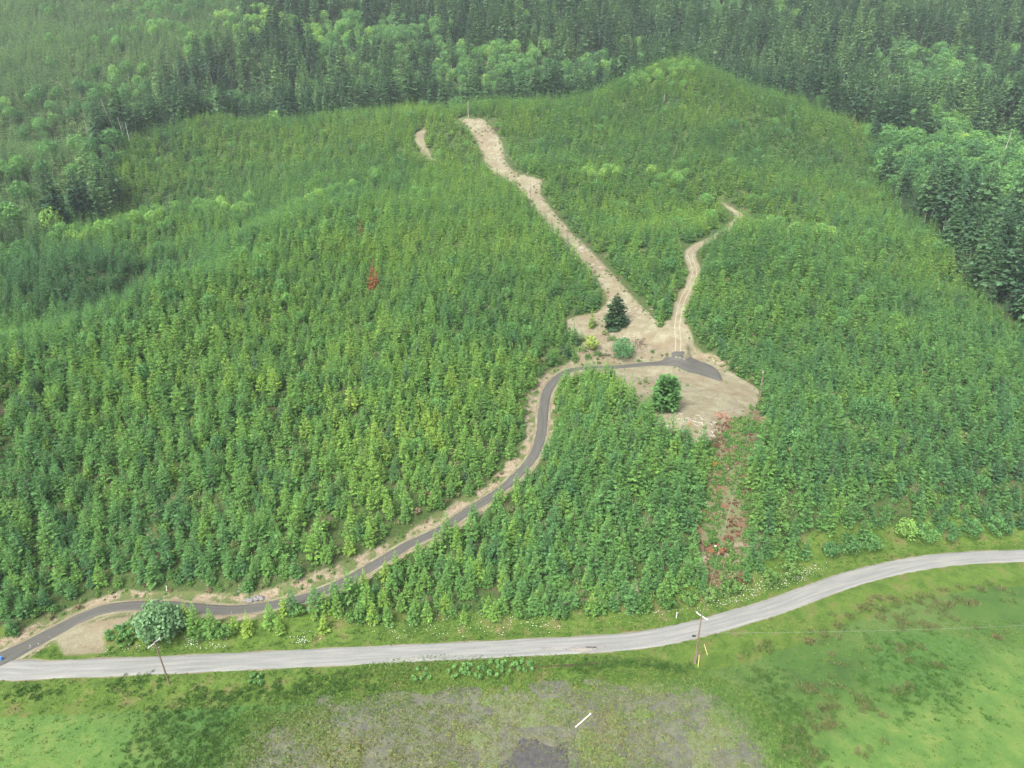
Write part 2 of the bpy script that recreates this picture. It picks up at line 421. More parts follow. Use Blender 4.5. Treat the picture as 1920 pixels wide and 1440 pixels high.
def gh(x, y, Z=None):
    """height of the ground grid at a point"""
    Z = GZ if Z is None else Z
    x = np.asarray(x, float); y = np.asarray(y, float)
    i = np.clip(np.searchsorted(XS, x) - 1, 0, len(XS) - 2); j = np.clip(np.searchsorted(YS, y) - 1, 0, len(YS) - 2)
    fx = np.clip((x - XS[i]) / (XS[i + 1] - XS[i]), 0, 1); fy = np.clip((y - YS[j]) / (YS[j + 1] - YS[j]), 0, 1)
    return (Z[j, i] * (1 - fx) + Z[j, i + 1] * fx) * (1 - fy) + (Z[j + 1, i] * (1 - fx) + Z[j + 1, i + 1] * fx) * fy
def hit(u, v):
    """where on the ground a thing seen in the photograph stands"""
    r = ray(u, v)
    k = np.arange(60, 1300, 0.5)
    z = CAM_H + r[2] * k; g = gh(r[0] * k, r[1] * k)
    b = np.nonzero(z <= g)[0]
    if len(b) == 0: i = len(k) - 1; t = k[i]
    else:
        i = b[0]; z0 = z[i - 1] - g[i - 1]; z1 = z[i] - g[i]
        t = k[i - 1] + 0.5 * z0 / (z0 - z1 + 1e-9)
    return (r[0] * t, r[1] * t, float(gh(r[0] * t, r[1] * t)))
def hits(L): return [hit(u, v) for u, v in L]

lane_px = [(-60,1262,2.0),(0,1240,3.2),(50,1213,2.6),(100,1184,2.3),(150,1159,2.2),(200,1143,2.1),(250,1136,2.0),(300,1134,2.0),(350,1137,2.0),(425,1146,1.9),(480,1142,1.9),(525,1133,1.9),(575,1121,1.9),(640,1092,1.9),(710,1056,1.9),(765,1024,1.8),(825,990,1.8),(880,958,1.8),(935,925,1.8),(975,886,1.8),(1002,850,1.8),(1015,810,1.9),(1019,770,2.0),(1026,735,2.1),(1041,711,2.1),(1065,697,2.1),(1105,689,2.0),(1160,687,2.1),(1205,684,2.5),(1236,683,3.0),(1262,680,5.0),(1290,680,7.6),(1318,693,6.8),(1338,706,3.6),(1352,716,0.6)]
L = [(*hit(u, v), w) for u, v, w in lane_px]
lane = resample(L, 1.5)
z = lane[:, 2].copy(); kk = np.ones(21) / 21
lane[:, 2] = np.convolve(np.pad(z, 10, mode='edge'), kk, mode='valid')
track_px = [(1270,668),(1272,640),(1270,610),(1275,580),(1283,555),(1298,528),(1302,505),(1294,482),(1296,470),(1312,458),(1332,449),(1352,438),(1372,424),(1388,410),(1384,400),(1370,392),(1352,380)]
track = resample([(*hit(u, v), 1.6) for u, v in track_px], 1.5)
trail = resample([(*hit(u, v), 2.0) for u, v in [(793,243),(786,255),(789,268),(795,282),(803,298),(815,304)]], 2.0)
for T in (track, trail):
    T[:, 2] = np.convolve(np.pad(T[:, 2], 3, mode='edge'), np.ones(7) / 7, mode='valid')
def flatten(Z, line, flat, blend):
    x0, x1 = line[:, 0].min() - 25, line[:, 0].max() + 25; y0, y1 = line[:, 1].min() - 25, line[:, 1].max() + 25
    m = (GX > x0) & (GX < x1) & (GY > y0) & (GY < y1)
    d, p, side = polydist(GX[m], GY[m], line)
    zc = np.interp(p, np.arange(len(line)), line[:, 2]); hw = np.interp(p, np.arange(len(line)), line[:, 3])
    w = 1 - sstep(hw + flat, hw + flat + blend, d)
    Z[m] = Z[m] * (1 - w) + zc * w
flatten(GZ, lane, 1.0, 5.0)
flatten(GZ, track, 0.6, 4.0)
flatten(GZ, trail, 0.6, 4.0)

# polygons on the ground
clearing = hits([(1062,600),(1085,592),(1120,585),(1145,560),(1135,540),(1160,530),(1180,560),(1212,585),(1235,605),(1268,600),(1290,610),(1300,645),(1330,672),(1375,700),(1422,728),(1425,748),(1405,775),(1370,800),(1335,826),(1300,832),(1262,822),(1236,806),(1222,770),(1190,752),(1165,725),(1150,706),(1110,700),(1085,706),(1060,712),(1050,690),(1075,672),(1082,655),(1095,640),(1065,625)])
corridor = hits([(862,224),(905,224),(925,245),(940,270),(945,300),(962,322),(985,330),(1014,338),(1010,362),(1030,390),(1060,425),(1095,462),(1140,508),(1180,555),(1215,590),(1150,600),(1140,555),(1125,525),(1095,492),(1050,445),(1005,392),(975,352),(935,330),(915,310),(900,270),(885,245)])
redslope = hits([(1372,772),(1412,760),(1440,790),(1425,830),(1405,880),(1400,950),(1392,1030),(1392,1085),(1345,1100),(1312,1075),(1306,1010),(1325,930),(1335,880),(1350,820)])
marsh = [uvZ(u, v, MEADOW_Z) for u, v in [(330,1540),(420,1440),(480,1370),(590,1315),(740,1282),(900,1268),(1060,1262),(1160,1256),(1270,1285),(1370,1320),(1420,1370),(1450,1440),(1460,1540)]]
pool = [uvZ(u, v, MEADOW_Z) for u, v in [(950,1430),(970,1394),(1010,1384),(1042,1392),(1066,1414),(1072,1440),(1070,1480),(955,1480)]]
stub = hits([(120,1230),(100,1200),(150,1172),(210,1158),(262,1152),(262,1163),(215,1178),(195,1195),(200,1225)])
plant = [uvY(*a)[:2] for a in [(-600,560,300),(0,485,365),(130,452,400),(200,380,450),(225,300,550),(262,250,575),(400,222,628),(600,215,640),(760,200,648),(880,205,640),(1000,180,640),(1180,150,662),(1300,125,675),(1400,150,655),(1500,185,625),(1640,250,562),(1650,350,480),(1752,450,385),(1790,540,322),(1905,640,272),(1960,740,232),(2300,860,205)]] + [(420,150),(420,90),(-420,90)]
upper_left = [(-1000,330),(-258,372),(-290,480),(-345,600),(-345,720),(-300,820),(-330,950),(-380,1060),(-1000,1060)]

# masks painted by where things are on the ground
x, y = GX.ravel(), GY.ravel()
dR, _, sR = polydist(x, y, road_c[::3]); sR = np.where(sR > 0, dR, -dR)
dL, pL, sL = polydist(x, y, lane[::2]); hwL = np.interp(pL, np.arange(len(lane[::2])), lane[::2][:, 3])
dT, _, _ = polydist(x, y, track[::2]); dT2, _, _ = polydist(x, y, trail)
soft = lambda d, w: np.clip(0.5 + d / (2 * w), 0, 1)
m_dirt = np.maximum.reduce([soft(polyedge(x, y, clearing), 1.6), soft(polyedge(x, y, corridor) + 1.6, 2.5) * 0.74, soft(polyedge(x, y, stub), 1.5) * 0.9,
                            soft(3.2 - dT, 1.6) * 0.75, soft(3.4 - dT2, 1.5), soft(2.8 - dR, 0.3), soft(hwL + 0.45 - dL, 0.5)])
m_mead = soft(-sR - 10, 4.0)
m_marsh = soft(polyedge(x, y, marsh), 4.5)
up = (sL > 0)
bw = 3.4 * (0.6 + 0.8 * N4(x, y, 11))
m_bank = np.where(up, soft(hwL + bw - dL, 1.5), soft(hwL + 2.0 * (0.5 + N4(x, y, 7)) - dL, 1.0) * 0.95)
m_bank = np.maximum(m_bank, soft(2.4 - np.abs(sR - 12.5 - 3 * N3(x, y, 30)), 1.5) * (N4(x, y, 16) > 0.45) * (x > 5) * (x < 65) * 0.9)
m_red = soft(polyedge(x, y, redslope), 3.0)
m_verge = np.maximum(soft(11.5 - np.abs(sR), 2.0), soft(10 - sR, 2.5) * (sR > 0))
one = np.ones_like(x)
bright_r = [uvZ(u, v, MEADOW_Z) for u, v in [(1430,1560),(1460,1410),(1540,1350),(1640,1305),(1780,1295),(1850,1230),(2050,1190),(2100,1560)]]
bright_l = [uvZ(u, v, MEADOW_Z) for u, v in [(-150,1325),(120,1318),(270,1345),(300,1420),(285,1560),(-150,1560)]]
m_bright = np.maximum(soft(polyedge(x, y, bright_r), 7.0), soft(polyedge(x, y, bright_l), 6.0))
dark_r = [uvZ(u, v, MEADOW_Z) for u, v in [(1640,1190),(1740,1180),(1830,1200),(1850,1240),(1780,1290),(1700,1310),(1640,1260)]]
dark_l = [uvZ(u, v, MEADOW_Z) for u, v in [(310,1330),(420,1300),(560,1288),(700,1270),(600,1310),(470,1350),(420,1440),(400,1560),(300,1560),(320,1420)]]
m_darkg = np.maximum(soft(polyedge(x, y, dark_r), 3.5), soft(polyedge(x, y, dark_l), 3.0))
ny, nx = GX.shape
idx = np.arange(nx * ny).reshape(ny, nx)
faces = np.stack([idx[:-1, :-1], idx[:-1, 1:], idx[1:, 1:], idx[1:, :-1]], -1).reshape(-1, 4)
# the marsh bed dips a little so that shallow water stands on it
dip = soft(polyedge(x, y, marsh), 4.0)
GZ = GZ - (dip * (0.17 + 0.22 * (N3(x, y, 9) - 0.5) + 0.20 * (N4(x, y, 3.0) - 0.5)) + 0.55 * soft(polyedge(x, y, pool), 3.0)).reshape(GZ.shape)
ground = mesh_obj('ground', np.stack([x, y, GZ.ravel()], 1), faces, M['ground'], smooth=True,
                  attrs={'m1': np.stack([m_dirt, m_mead, m_marsh, one], 1), 'm2': np.stack([m_bank, m_red, m_verge, one], 1), 'm3': np.stack([m_bright, m_darkg, one * 0, one], 1)})
tag(ground, kind='structure')

spur = resample([hit(u, v) for u, v in [(1392,410),(1420,418),(1450,430),(1490,450),(1535,478)]], 2.0)
def ribbon(name, line, mat, lift, cross=8, width=None, shoulder=0.25):
    V, Fc, ac, al = [], [], [], []
    P = line[:, :2]; Tn = np.gradient(P, axis=0); Tn /= np.linalg.norm(Tn, axis=1)[:, None] + 1e-9
    Nn = np.stack([-Tn[:, 1], Tn[:, 0]], 1)
    s = np.concatenate([[0], np.cumsum(np.linalg.norm(np.diff(P, axis=0), axis=1))])
    for i in range(len(P)):
        w = width if width else line[i, 3]
        for k in range(cross + 1):
            q = -1 + 2 * k / cross
            jit = (float(N4(s[i], q * 50, 2.3)) - 0.5) * 0.8 + (float(N3(s[i], q * 50, 0.9)) - 0.5) * 0.5 if abs(q) == 1 else 0
            p = P[i] + Nn[i] * (w * q + jit * np.sign(q))
            zz = max(float(gh(*p)), line[i, 2] - 0.05) + lift
            if abs(q) == 1: zz -= lift + shoulder
            V.append((p[0], p[1], zz)); ac.append(q); al.append(s[i])
    n = cross + 1
    for i in range(len(P) - 1):
        for k in range(cross):
            a = i * n + k
            Fc.append((a, a + 1, a + 1 + n, a + n))
    o = mesh_obj(name, V, Fc, mat, smooth=True, attrs={'ac': ac, 'al': al})
    return tag(o, kind='structure')
rc = np.concatenate([road_c[:, :2], np.zeros((len(road_c), 1)), np.full((len(road_c), 1), 3.1)], 1)
ribbon('gravel_road', rc, M['gravel'], 0.10, 10)
ribbon('lane', lane, M['lane'], 0.14, 8)
def offset(line, d, w):
    P = line[:, :2]; Tn = np.gradient(P, axis=0); Tn /= np.linalg.norm(Tn, axis=1)[:, None] + 1e-9
    r = line.copy(); r[:, 0] -= Tn[:, 1] * d; r[:, 1] += Tn[:, 0] * d; r[:, 3] = w
    r[:, 2] = gh(r[:, 0], r[:, 1]); return r
ribbon('track_rut', offset(track, 0.95, 0.55), M['track'], 0.07, 2)
ribbon('track_rut', offset(track, -0.95, 0.55), M['track'], 0.07, 2)
def rut_px(L, w):
    P = resample([(*hit(u, v), w) for u, v in L], 1.0); P[:, 2] = gh(P[:, 0], P[:, 1]); return P
for k, L_ in enumerate([[(1262,640),(1258,660),(1263,680),(1285,700),(1320,716)], [(1276,642),(1274,662),(1284,684),(1310,702),(1345,722)], [(1345,716),(1350,735),(1325,752),(1290,762)], [(1352,718),(1368,738),(1380,756),(1372,775)],
                        [(1180,716),(1230,706),(1290,722),(1340,744)], [(1185,722),(1235,713),(1290,730),(1335,752)], [(1120,672),(1180,662),(1240,652)], [(1300,790),(1340,776),(1385,765)]]):
    ribbon('tyre_track', rut_px(L_, 0.28), M['rutdark'], 0.045, 2, shoulder=0.03)

# shallow water of the marsh: one level sheet the bed rises through
def water_mat():
    m, t, out = new_mat('marsh_water')
    n = noise(t, 0.5, 4, 0.6)
    col = ramp(t, n, [(0.35, (0.082, 0.084, 0.066)), (0.65, (0.125, 0.128, 0.090))])
    p = N(t, 'ShaderNodeBsdfPrincipled'); t.links.new(col, p.inputs['Base Color'])
    p.inputs['Roughness'].default_value = 0.12; p.inputs['IOR'].default_value = 1.33; p.inputs['Specular IOR Level'].default_value = 0.5
    b = N(t, 'ShaderNodeBump'); b.inputs['Strength'].default_value = 0.15; b.inputs['Distance'].default_value = 0.02
    t.links.new(noise(t, 6, 3, 0.6), b.inputs['Height']); t.links.new(b.outputs[0], p.inputs['Normal'])
    t.links.new(p.outputs[0], out.inputs[0]); return m
M['water'] = water_mat()
def dark_water():
    m, t, out = new_mat('pool_water')
    n = noise(t, 1.2, 4, 0.6)
    col = ramp(t, n, [(0.35, (0.050, 0.048, 0.050)), (0.65, (0.080, 0.078, 0.068))])
    p = N(t, 'ShaderNodeBsdfPrincipled'); t.links.new(col, p.inputs['Base Color'])
    p.inputs['Roughness'].default_value = 0.08; p.inputs['IOR'].default_value = 1.33
    t.links.new(p.outputs[0], out.inputs[0]); return m
M['pool'] = dark_water()
WZ = MEADOW_Z - 0.125
def sheet(name, poly, z, mat, grow=1.0):
    cx_ = sum(p[0] for p in poly) / len(poly); cy_ = sum(p[1] for p in poly) / len(poly)
    P = resample([(cx_ + (p[0] - cx_) * grow, cy_ + (p[1] - cy_) * grow) for p in list(poly) + [poly[0]]], 0.5)[:-1]
    Pn = [(p[0] + (float(N1(p[0], p[1], 5)) - .5) * 2.5 + (float(N3(p[0], p[1], 1.2)) - .5) * 1.8, p[1] + (float(N2(p[0], p[1], 5)) - .5) * 2.5 + (float(N4(p[0], p[1], 1.2)) - .5) * 1.8, z) for p in P]
    return tag(mesh_obj(name, Pn, [tuple(range(len(Pn)))], mat), kind='structure')
sheet('marsh_water', marsh, WZ, M['water'], 1.07)
sheet('pool_water', pool, WZ + 0.012, M['pool'])
pondc = hit(1137, 664)
pz = pondc[2] + 0.06
ang = np.linspace(0, 2 * math.pi, 24, endpoint=False)
tag(mesh_obj('pond_water', [(pondc[0] + (2.2 + 0.5 * math.sin(3 * a)) * math.cos(a), pondc[1] + (2.4 + 0.4 * math.cos(2 * a)) * math.sin(a), pz + 0.05) for a in ang], [tuple(range(24))], M['water']), kind='structure')

# ------------------------------------------------------------------ tree meshes
class Leafs:
    def __init__(s): s.v = []; s.f = []; s.lv = []
    def kite(s, p, d, L, w, n, lv, sag=0.0):
        """one spray: kite from p along d, width w, in the plane normal to n"""
        sd = np.cross(d, n); q = np.linalg.norm(sd)
        if q < 1e-6: return
        sd = sd / q
        m = p + d * L * 0.45; e = p + d * L - np.array([0, 0, sag * L]); i = len(s.v)
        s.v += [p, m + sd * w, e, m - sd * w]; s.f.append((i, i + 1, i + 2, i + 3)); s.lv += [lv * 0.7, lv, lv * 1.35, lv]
def unit(v): return v / (np.linalg.norm(v) + 1e-9)
def conifer_crown(seed, H, R, base, levels, per, e_top, e_bot, power=0.8, ragged=0.2, twigs=3, wid=0.20, lean=0.0, round_=0.0):
    r = np.random.default_rng(seed); B = Leafs()
    for i in range(levels):
        t = (i + r.random() * 0.7) / levels
        z = base + (H - base) * t
        prof = (1 - t) ** power
        if round_: prof = prof * (1 - round_) + round_ * math.sin(math.pi * min(1, (0.18 + 0.82 * (1 - t)))) ** 0.6
        L0 = R * max(0.05, prof) * (0.86 + 0.28 * r.random())
        if t < 0.12: L0 *= 0.8
        n = max(4, int(per * (0.55 + 0.45 * prof) + 0.5)); a0 = r.random() * 6.28
        for k in range(n):
            az = a0 + 6.283 * k / n + r.normal() * 0.18
            Lb = L0 * (1 - ragged + 2 * ragged * r.random())
            if r.random() < ragged * 0.3: Lb *= 0.55
            e = math.radians(e_bot + (e_top - e_bot) * t + r.normal() * 7)
            d = np.array([math.cos(az) * math.cos(e), math.sin(az) * math.cos(e), math.sin(e)])
            nrm = unit(np.array([0, 0, 1.0]) + r.normal(size=3) * 0.25)
            p0 = np.array([0, 0, z]) + d * Lb * 0.10
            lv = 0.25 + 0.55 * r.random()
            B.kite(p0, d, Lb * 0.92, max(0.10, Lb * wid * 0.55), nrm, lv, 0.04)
            sd = unit(np.cross(d, nrm))
            for j in range(twigs):
                f = 0.32 + 0.6 * (j + 0.5 * r.random()) / twigs
                for sg in (-1, 1):
                    dd = unit(d * (0.75 + 0.3 * r.random()) + sd * sg * 0.8 + np.array([0, 0, r.normal() * 0.28]))
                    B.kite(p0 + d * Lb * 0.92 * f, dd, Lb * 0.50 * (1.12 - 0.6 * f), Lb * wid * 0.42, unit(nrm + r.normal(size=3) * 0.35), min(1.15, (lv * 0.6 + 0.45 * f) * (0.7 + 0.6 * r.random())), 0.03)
    # leader
    for k in range(4):
        d = unit(np.array([r.normal() * 0.12, r.normal() * 0.12, 1.0]))
        B.kite(np.array([0, 0, H * 0.93]), d, H * 0.085, 0.03 + R * 0.035, unit(r.normal(size=3)), 0.7)
    return B
def broad_crown(seed, H, R, base, lobes, per, size, flat=1.0):
    r = np.random.default_rng(seed); B = Leafs()
    zc = (H + base) / 2; hz = (H - base) / 2
    cs = []
    for i in range(lobes):
        t = (i + 0.5) / lobes
        cz = 1 - 2 * t * 0.92; ph = i * 2.39996 + r.normal() * 0.3
        rr = math.sqrt(max(0, 1 - cz * cz)) * (0.55 + 0.25 * r.random())
        cs.append((np.array([R * rr * math.cos(ph), R * rr * math.sin(ph), zc + hz * cz * 0.66 * flat]), (0.36 + 0.18 * r.random()) * min(R, hz * 1.2), r.random()))
    for c, cr, lb in cs:
        for k in range(per):
            n = unit(r.normal(size=3) + np.array([0, 0, 0.35]))
            p = c + n * cr * (0.72 + 0.36 * r.random())
            nn = unit(n + r.normal(size=3) * 0.55)
            d = unit(np.cross(nn, r.normal(size=3)))
            s_ = size * (0.6 + 0.8 * r.random())
            B.kite(p - d * s_ * 0.5, d, s_, s_ * 0.36, nn, 0.2 + 0.3 * lb + 0.4 * r.random())
    return B
def trunk_mesh(H, r0, r1, sides=7, limbs=0, seed=0, z0=-0.6, bend=0.0, limb_from=0.3, limb_len=1.5, up=0.15):
    r = np.random.default_rng(seed); V, Fc = [], []
    def tube(pts, rad, sd):
        b = len(V); n = len(pts)
        for i, p in enumerate(pts):
            dd = unit(np.array(pts[min(i + 1, n - 1)]) - np.array(pts[max(i - 1, 0)]))
            a = unit(np.cross(dd, [0.3, 0.9, 0.1])); c = np.cross(dd, a)
            for k in range(sd):
                q = 6.28318 * k / sd
                V.append(tuple(np.array(p) + (a * math.cos(q) + c * math.sin(q)) * rad[i]))
        for i in range(n - 1):
            for k in range(sd):
                Fc.append((b + i * sd + k, b + i * sd + (k + 1) % sd, b + (i + 1) * sd + (k + 1) % sd, b + (i + 1) * sd + k))
        Fc.append(tuple(b + (n - 1) * sd + k for k in range(sd)))
    zs = np.linspace(0, 1, 6)
    bx, by = r.normal() * bend, r.normal() * bend
    tube([(bx * math.sin(t * 3), by * math.sin(t * 2.5), z0 + (H - z0) * t) for t in zs], [r0 + (r1 - r0) * t ** 0.8 for t in zs], sides)
    for i in range(limbs):
        t = limb_from + (0.95 - limb_from) * (i + r.random()) / limbs; q = r.random() * 6.28
        l = limb_len * (1.15 - t) * (0.6 + 0.8 * r.random())
        p0 = np.array([bx * math.sin(t * 3), by * math.sin(t * 2.5), z0 + (H - z0) * t])
        d = np.array([math.cos(q), math.sin(q), up + 0.3 * r.normal()])
        tube([p0, p0 + d * l * 0.6, p0 + d * l + np.array([0, 0, 0.1 * l])], [r0 * 0.25, r0 * 0.17, r0 * 0.06], 4)
    return V, Fc
class Proto:
    """a crown mesh and a trunk mesh; plus the two joined in one mesh for scattering"""
    def __init__(s, name, B, trunk, leafmat, barkmat):
        s.crown = mesh_obj(name + '_crown', B.v, B.f, leafmat, attrs={'lv': B.lv}, link=False).data
        s.trunk = mesh_obj(name + '_trunk', trunk[0], trunk[1], barkmat, link=False).data
        nv = len(B.v)
        V = [tuple(a) for a in B.v] + list(trunk[0]); Fc = list(B.f) + [tuple(i + nv for i in f) for f in trunk[1]]
        s.joined = mesh_obj(name, V, Fc, [leafmat, barkmat], attrs={'lv': list(B.lv) + [0.5] * len(trunk[0])},
                            mat_idx=[0] * len(B.f) + [1] * len(trunk[1]), link=False)
        s.H = float(max(a[2] for a in B.v))
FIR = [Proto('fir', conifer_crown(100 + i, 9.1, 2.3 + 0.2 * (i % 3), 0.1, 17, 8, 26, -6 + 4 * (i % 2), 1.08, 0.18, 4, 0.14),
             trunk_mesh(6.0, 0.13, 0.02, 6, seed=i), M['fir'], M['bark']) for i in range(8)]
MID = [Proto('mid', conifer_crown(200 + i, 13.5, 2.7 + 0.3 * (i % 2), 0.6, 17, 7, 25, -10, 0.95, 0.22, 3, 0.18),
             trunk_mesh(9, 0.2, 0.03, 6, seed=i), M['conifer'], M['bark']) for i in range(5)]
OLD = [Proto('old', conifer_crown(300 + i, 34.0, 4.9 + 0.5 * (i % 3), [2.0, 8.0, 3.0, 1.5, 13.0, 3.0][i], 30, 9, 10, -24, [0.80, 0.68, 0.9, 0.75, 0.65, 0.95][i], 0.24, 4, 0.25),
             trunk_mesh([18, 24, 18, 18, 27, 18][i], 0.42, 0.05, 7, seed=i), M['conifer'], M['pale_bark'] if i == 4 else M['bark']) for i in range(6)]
BRD = [Proto('broad', broad_crown(400 + i, 12.0, 4.4 + 0.4 * (i % 3), 2.5, 13 + i, 62, 0.95), trunk_mesh(9, 0.25, 0.08, 6, limbs=7, seed=i, limb_len=3, up=0.6), M['leaf'], M['pale_bark']) for i in range(5)]
BUSH = [Proto('bush', broad_crown(500 + i, 1.7, 1.15, -0.2, 7, 26, 0.42, 0.8), trunk_mesh(1.0, 0.05, 0.03, 4, seed=i, z0=-0.3), M['brush'], M['bark']) for i in range(4)]

# ------------------------------------------------------------------ where trees stand
sub = lambda a: a
def jgrid(x0, x1, y0, y1, s, seed, j=0.38):
    r = np.random.default_rng(seed)
    gx, gy = np.meshgrid(np.arange(x0, x1, s), np.arange(y0, y1, s))
    gx = gx + (np.arange(gx.shape[0]) % 2)[:, None] * s * 0.5
    gx = gx.ravel() + r.uniform(-j, j, gx.size) * s; gy = gy.ravel() + r.uniform(-j, j, gy.size) * s
    return gx, gy
def in_view(x, y, z, mx=140, top=30):
    u, v, d = project(x, y, z)
    return (u > -mx) & (u < 1920 + mx) & (v > -260) & (d > 20)
DEADFIR = hits([(702, 541), (676, 441)])
def clear_of(x, y, lane_up=3.6, lane_dn=1.8, road=8.2, poly=0.0):
    dR, _, sR = polydist(x, y, road_c[::4]); s = np.where(sR > 0, dR, -dR)
    dL, pL, sL = polydist(x, y, lane[::3]); hw = np.interp(pL, np.arange(len(lane[::3])), lane[::3][:, 3])
    ok = (s > road) & (dL > hw + np.where(sL > 0, lane_up, lane_dn))
    dT, _, _ = polydist(x, y, track[::3]); d2, _, _ = polydist(x, y, trail[::2])
    ok &= (dT > np.where(y > 300, 5.5, 3.2)) & (d2 > 4.2)
    for q in DEADFIR: ok &= np.hypot(x - q[0], y - q[1] + 1.5) > 3.9
    for P, q in ((clearing, 0.8), (corridor, 3.6), (redslope, 0.8)): ok &= polyedge(x, y, P) < poly - q
    ok &= polyedge(x, y, stub) < -1
    return ok
gx, gy = jgrid(-620, 620, 100, 700, 3.4, 21, 0.33)
hx, hy = jgrid(-620, 620, 100, 700, 4.15, 20, 0.33)
ok = gy < 300 + 30 * N1(gx, gy, 30); gx, gy = gx[ok], gy[ok]
ok = hy >= 300 + 30 * N1(hx, hy, 30); gx, gy = np.concatenate([gx, hx[ok]]), np.concatenate([gy, hy[ok]])
ok = inpoly(gx, gy, plant); gx, gy = gx[ok], gy[ok]
gz = gh(gx, gy); ok = in_view(gx, gy, gz); gx, gy, gz = gx[ok], gy[ok], gz[ok]
ok = clear_of(gx, gy) ; gx, gy, gz = gx[ok], gy[ok], gz[ok]
ok = ~((gx < -52) & (gy < 137) & (polydist(gx, gy, lane[::3])[2] < 0))     # the grassy strip beside the lane is planted by hand
keep = rng.random(len(gx)) < 0.94 - 0.5 * (N4(gx, gy, 11) > 0.86)
keep &= polydist(gx, gy, spur)[0] > 3.4
ok &= keep; gx, gy, gz = gx[ok], gy[ok], gz[ok]
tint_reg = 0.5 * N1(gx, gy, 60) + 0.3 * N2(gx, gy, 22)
fir_t = np.clip(0.02 + tint_reg * 0.75 + rng.normal(0, 0.15, len(gx)) + 0.10 * np.exp(-((gx + 20) / 100) ** 2) - 0.30 * np.exp(-(((gx + 190) / 75) ** 2 + ((gy - 330) / 50) ** 2)) - 0.10 * np.exp(-((gx - 175) / 70) ** 2) * (gy < 300) + 0.10 * sstep(250, 400, gy), 0, 1)  # regional colour, plus left-valley shade and far-slope brightening put into the tint
fir_s = np.clip(0.92 + 0.30 * (N3(gx, gy, 45) - 0.5) + rng.normal(0, 0.16, len(gx)) + 0.16 * sstep(280, 360, gy), 0.5, 1.5)
edge = np.minimum(polydist(gx, gy, lane[::3])[0] - 3, polydist(gx, gy, road_c[::4])[0] - 12)
fir_s *= 0.80 + 0.20 * sstep(0, 12, edge)
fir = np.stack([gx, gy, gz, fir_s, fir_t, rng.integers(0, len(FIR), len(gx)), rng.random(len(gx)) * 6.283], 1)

sp = rng.random(len(fir)); far_y = fir[:, 1] > 165
mix_b = fir[(sp < 0.022) & far_y].copy(); mix_c = fir[(sp > 0.965) & far_y].copy(); fir = fir[~(((sp < 0.022) | (sp > 0.965)) & far_y)]
mix_b[:, 3] *= 0.55; mix_b[:, 5] = rng.integers(0, 5, len(mix_b)); mix_c[:, 3] *= 0.72; mix_c[:, 4] = np.clip(mix_c[:, 4] * 0.6, 0, 1); mix_c[:, 5] = rng.integers(0, 5, len(mix_c))
crest_b = []
for L_, wd_, n_ in [([(280,428),(330,404),(385,396),(440,404),(455,420)], 5, 46), ([(1450,425),(1500,445),(1560,465)], 6, 16), ([(1090,332),(1140,335),(1180,345)], 6, 12), ([(120,465),(170,440),(220,430)], 7, 24), ([(1240,345),(1300,352)], 6, 10), ([(560,392),(620,372),(700,330)], 5, 14), ([(1180,158),(1240,146),(1300,136)], 9, 40)]:
    Q_ = resample(hits(L_), 1.0)
    for k in range(n_):
        q = Q_[rng.integers(0, len(Q_))]; crest_b.append((q[0] + rng.normal() * wd_, q[1] + rng.normal() * wd_))
crest_b = np.array(crest_b); n_ = len(crest_b)
crest_b = np.stack([crest_b[:, 0], crest_b[:, 1], gh(crest_b[:, 0], crest_b[:, 1]), np.clip(rng.normal(0.58, 0.12, n_), 0.35, 0.9), np.clip(rng.normal(0.85, 0.15, n_), 0, 1), rng.integers(0, 5, n_), rng.random(n_) * 6.28], 1)
# taller forest beyond the plantation
gx, gy = jgrid(-980, 980, 150, 1180, 9.0, 22, 0.48)
ok = ~inpoly(gx, gy, plant) & (gy > 150); gx, gy = gx[ok], gy[ok]
gz = gh(gx, gy); ok = in_view(gx, gy, gz, 200) & clear_of(gx, gy); gx, gy, gz = gx[ok], gy[ok], gz[ok]
ul = inpoly(gx, gy, upper_left)
nb = 0.65 * N2(gx, gy, 75) + 0.35 * N1(gx, gy, 26)
right_valley = np.exp(-(((gx - 330) / 110) ** 2 + ((gy - 520) / 130) ** 2))
left_valley = np.exp(-(((gx + 290) / 70) ** 2 + ((gy - 500) / 75) ** 2))
crest_brd = np.exp(-(((gx - 110) / 90) ** 2 + ((gy - 745) / 55) ** 2))
isb = nb + 0.42 * right_valley + 0.30 * left_valley + 0.24 * crest_brd + rng.normal(0, 0.085, len(gx)) > 0.64
isb &= ~(ul & (rng.random(len(gx)) < 0.6))
dcrest = -polyedge(gx, gy, plant)
isb &= ~((gx > 125) & (gy < 385) & (rng.random(len(gx)) < 0.9))
isb &= ~((dcrest < 34) & (gy > 540) & (rng.random(len(gx)) < 0.93))
iso = ~isb & ~ul
old = np.stack([gx, gy, gz, np.clip(rng.normal(0.98, 0.24, len(gx)), 0.4, 1.5), np.clip(0.05 + 0.75 * N3(gx, gy, 40) + rng.normal(0, 0.30, len(gx)), 0, 1),
                rng.integers(0, len(OLD), len(gx)), rng.random(len(gx)) * 6.283], 1)
old[:, 4] *= np.where((dcrest < 60) & (gy > 500), 0.55, 1.0)
old[:, 4] *= np.where((gx > 130) & (gy < 430), 0.8, 1.0)
old = old[iso]
brd = np.stack([gx, gy, gz, np.clip(rng.normal(1.1, 0.2, len(gx)), 0.6, 1.6), np.clip(0.15 + 0.7 * N4(gx, gy, 50) + rng.normal(0, 0.2, len(gx)), 0, 1),
                rng.integers(0, len(BRD), len(gx)), rng.random(len(gx)) * 6.283], 1)[isb]
gx, gy = jgrid(-980, -100, 330, 1100, 5.0, 23, 0.45)
ok = inpoly(gx, gy, upper_left) & ~inpoly(gx, gy, plant); gx, gy = gx[ok], gy[ok]
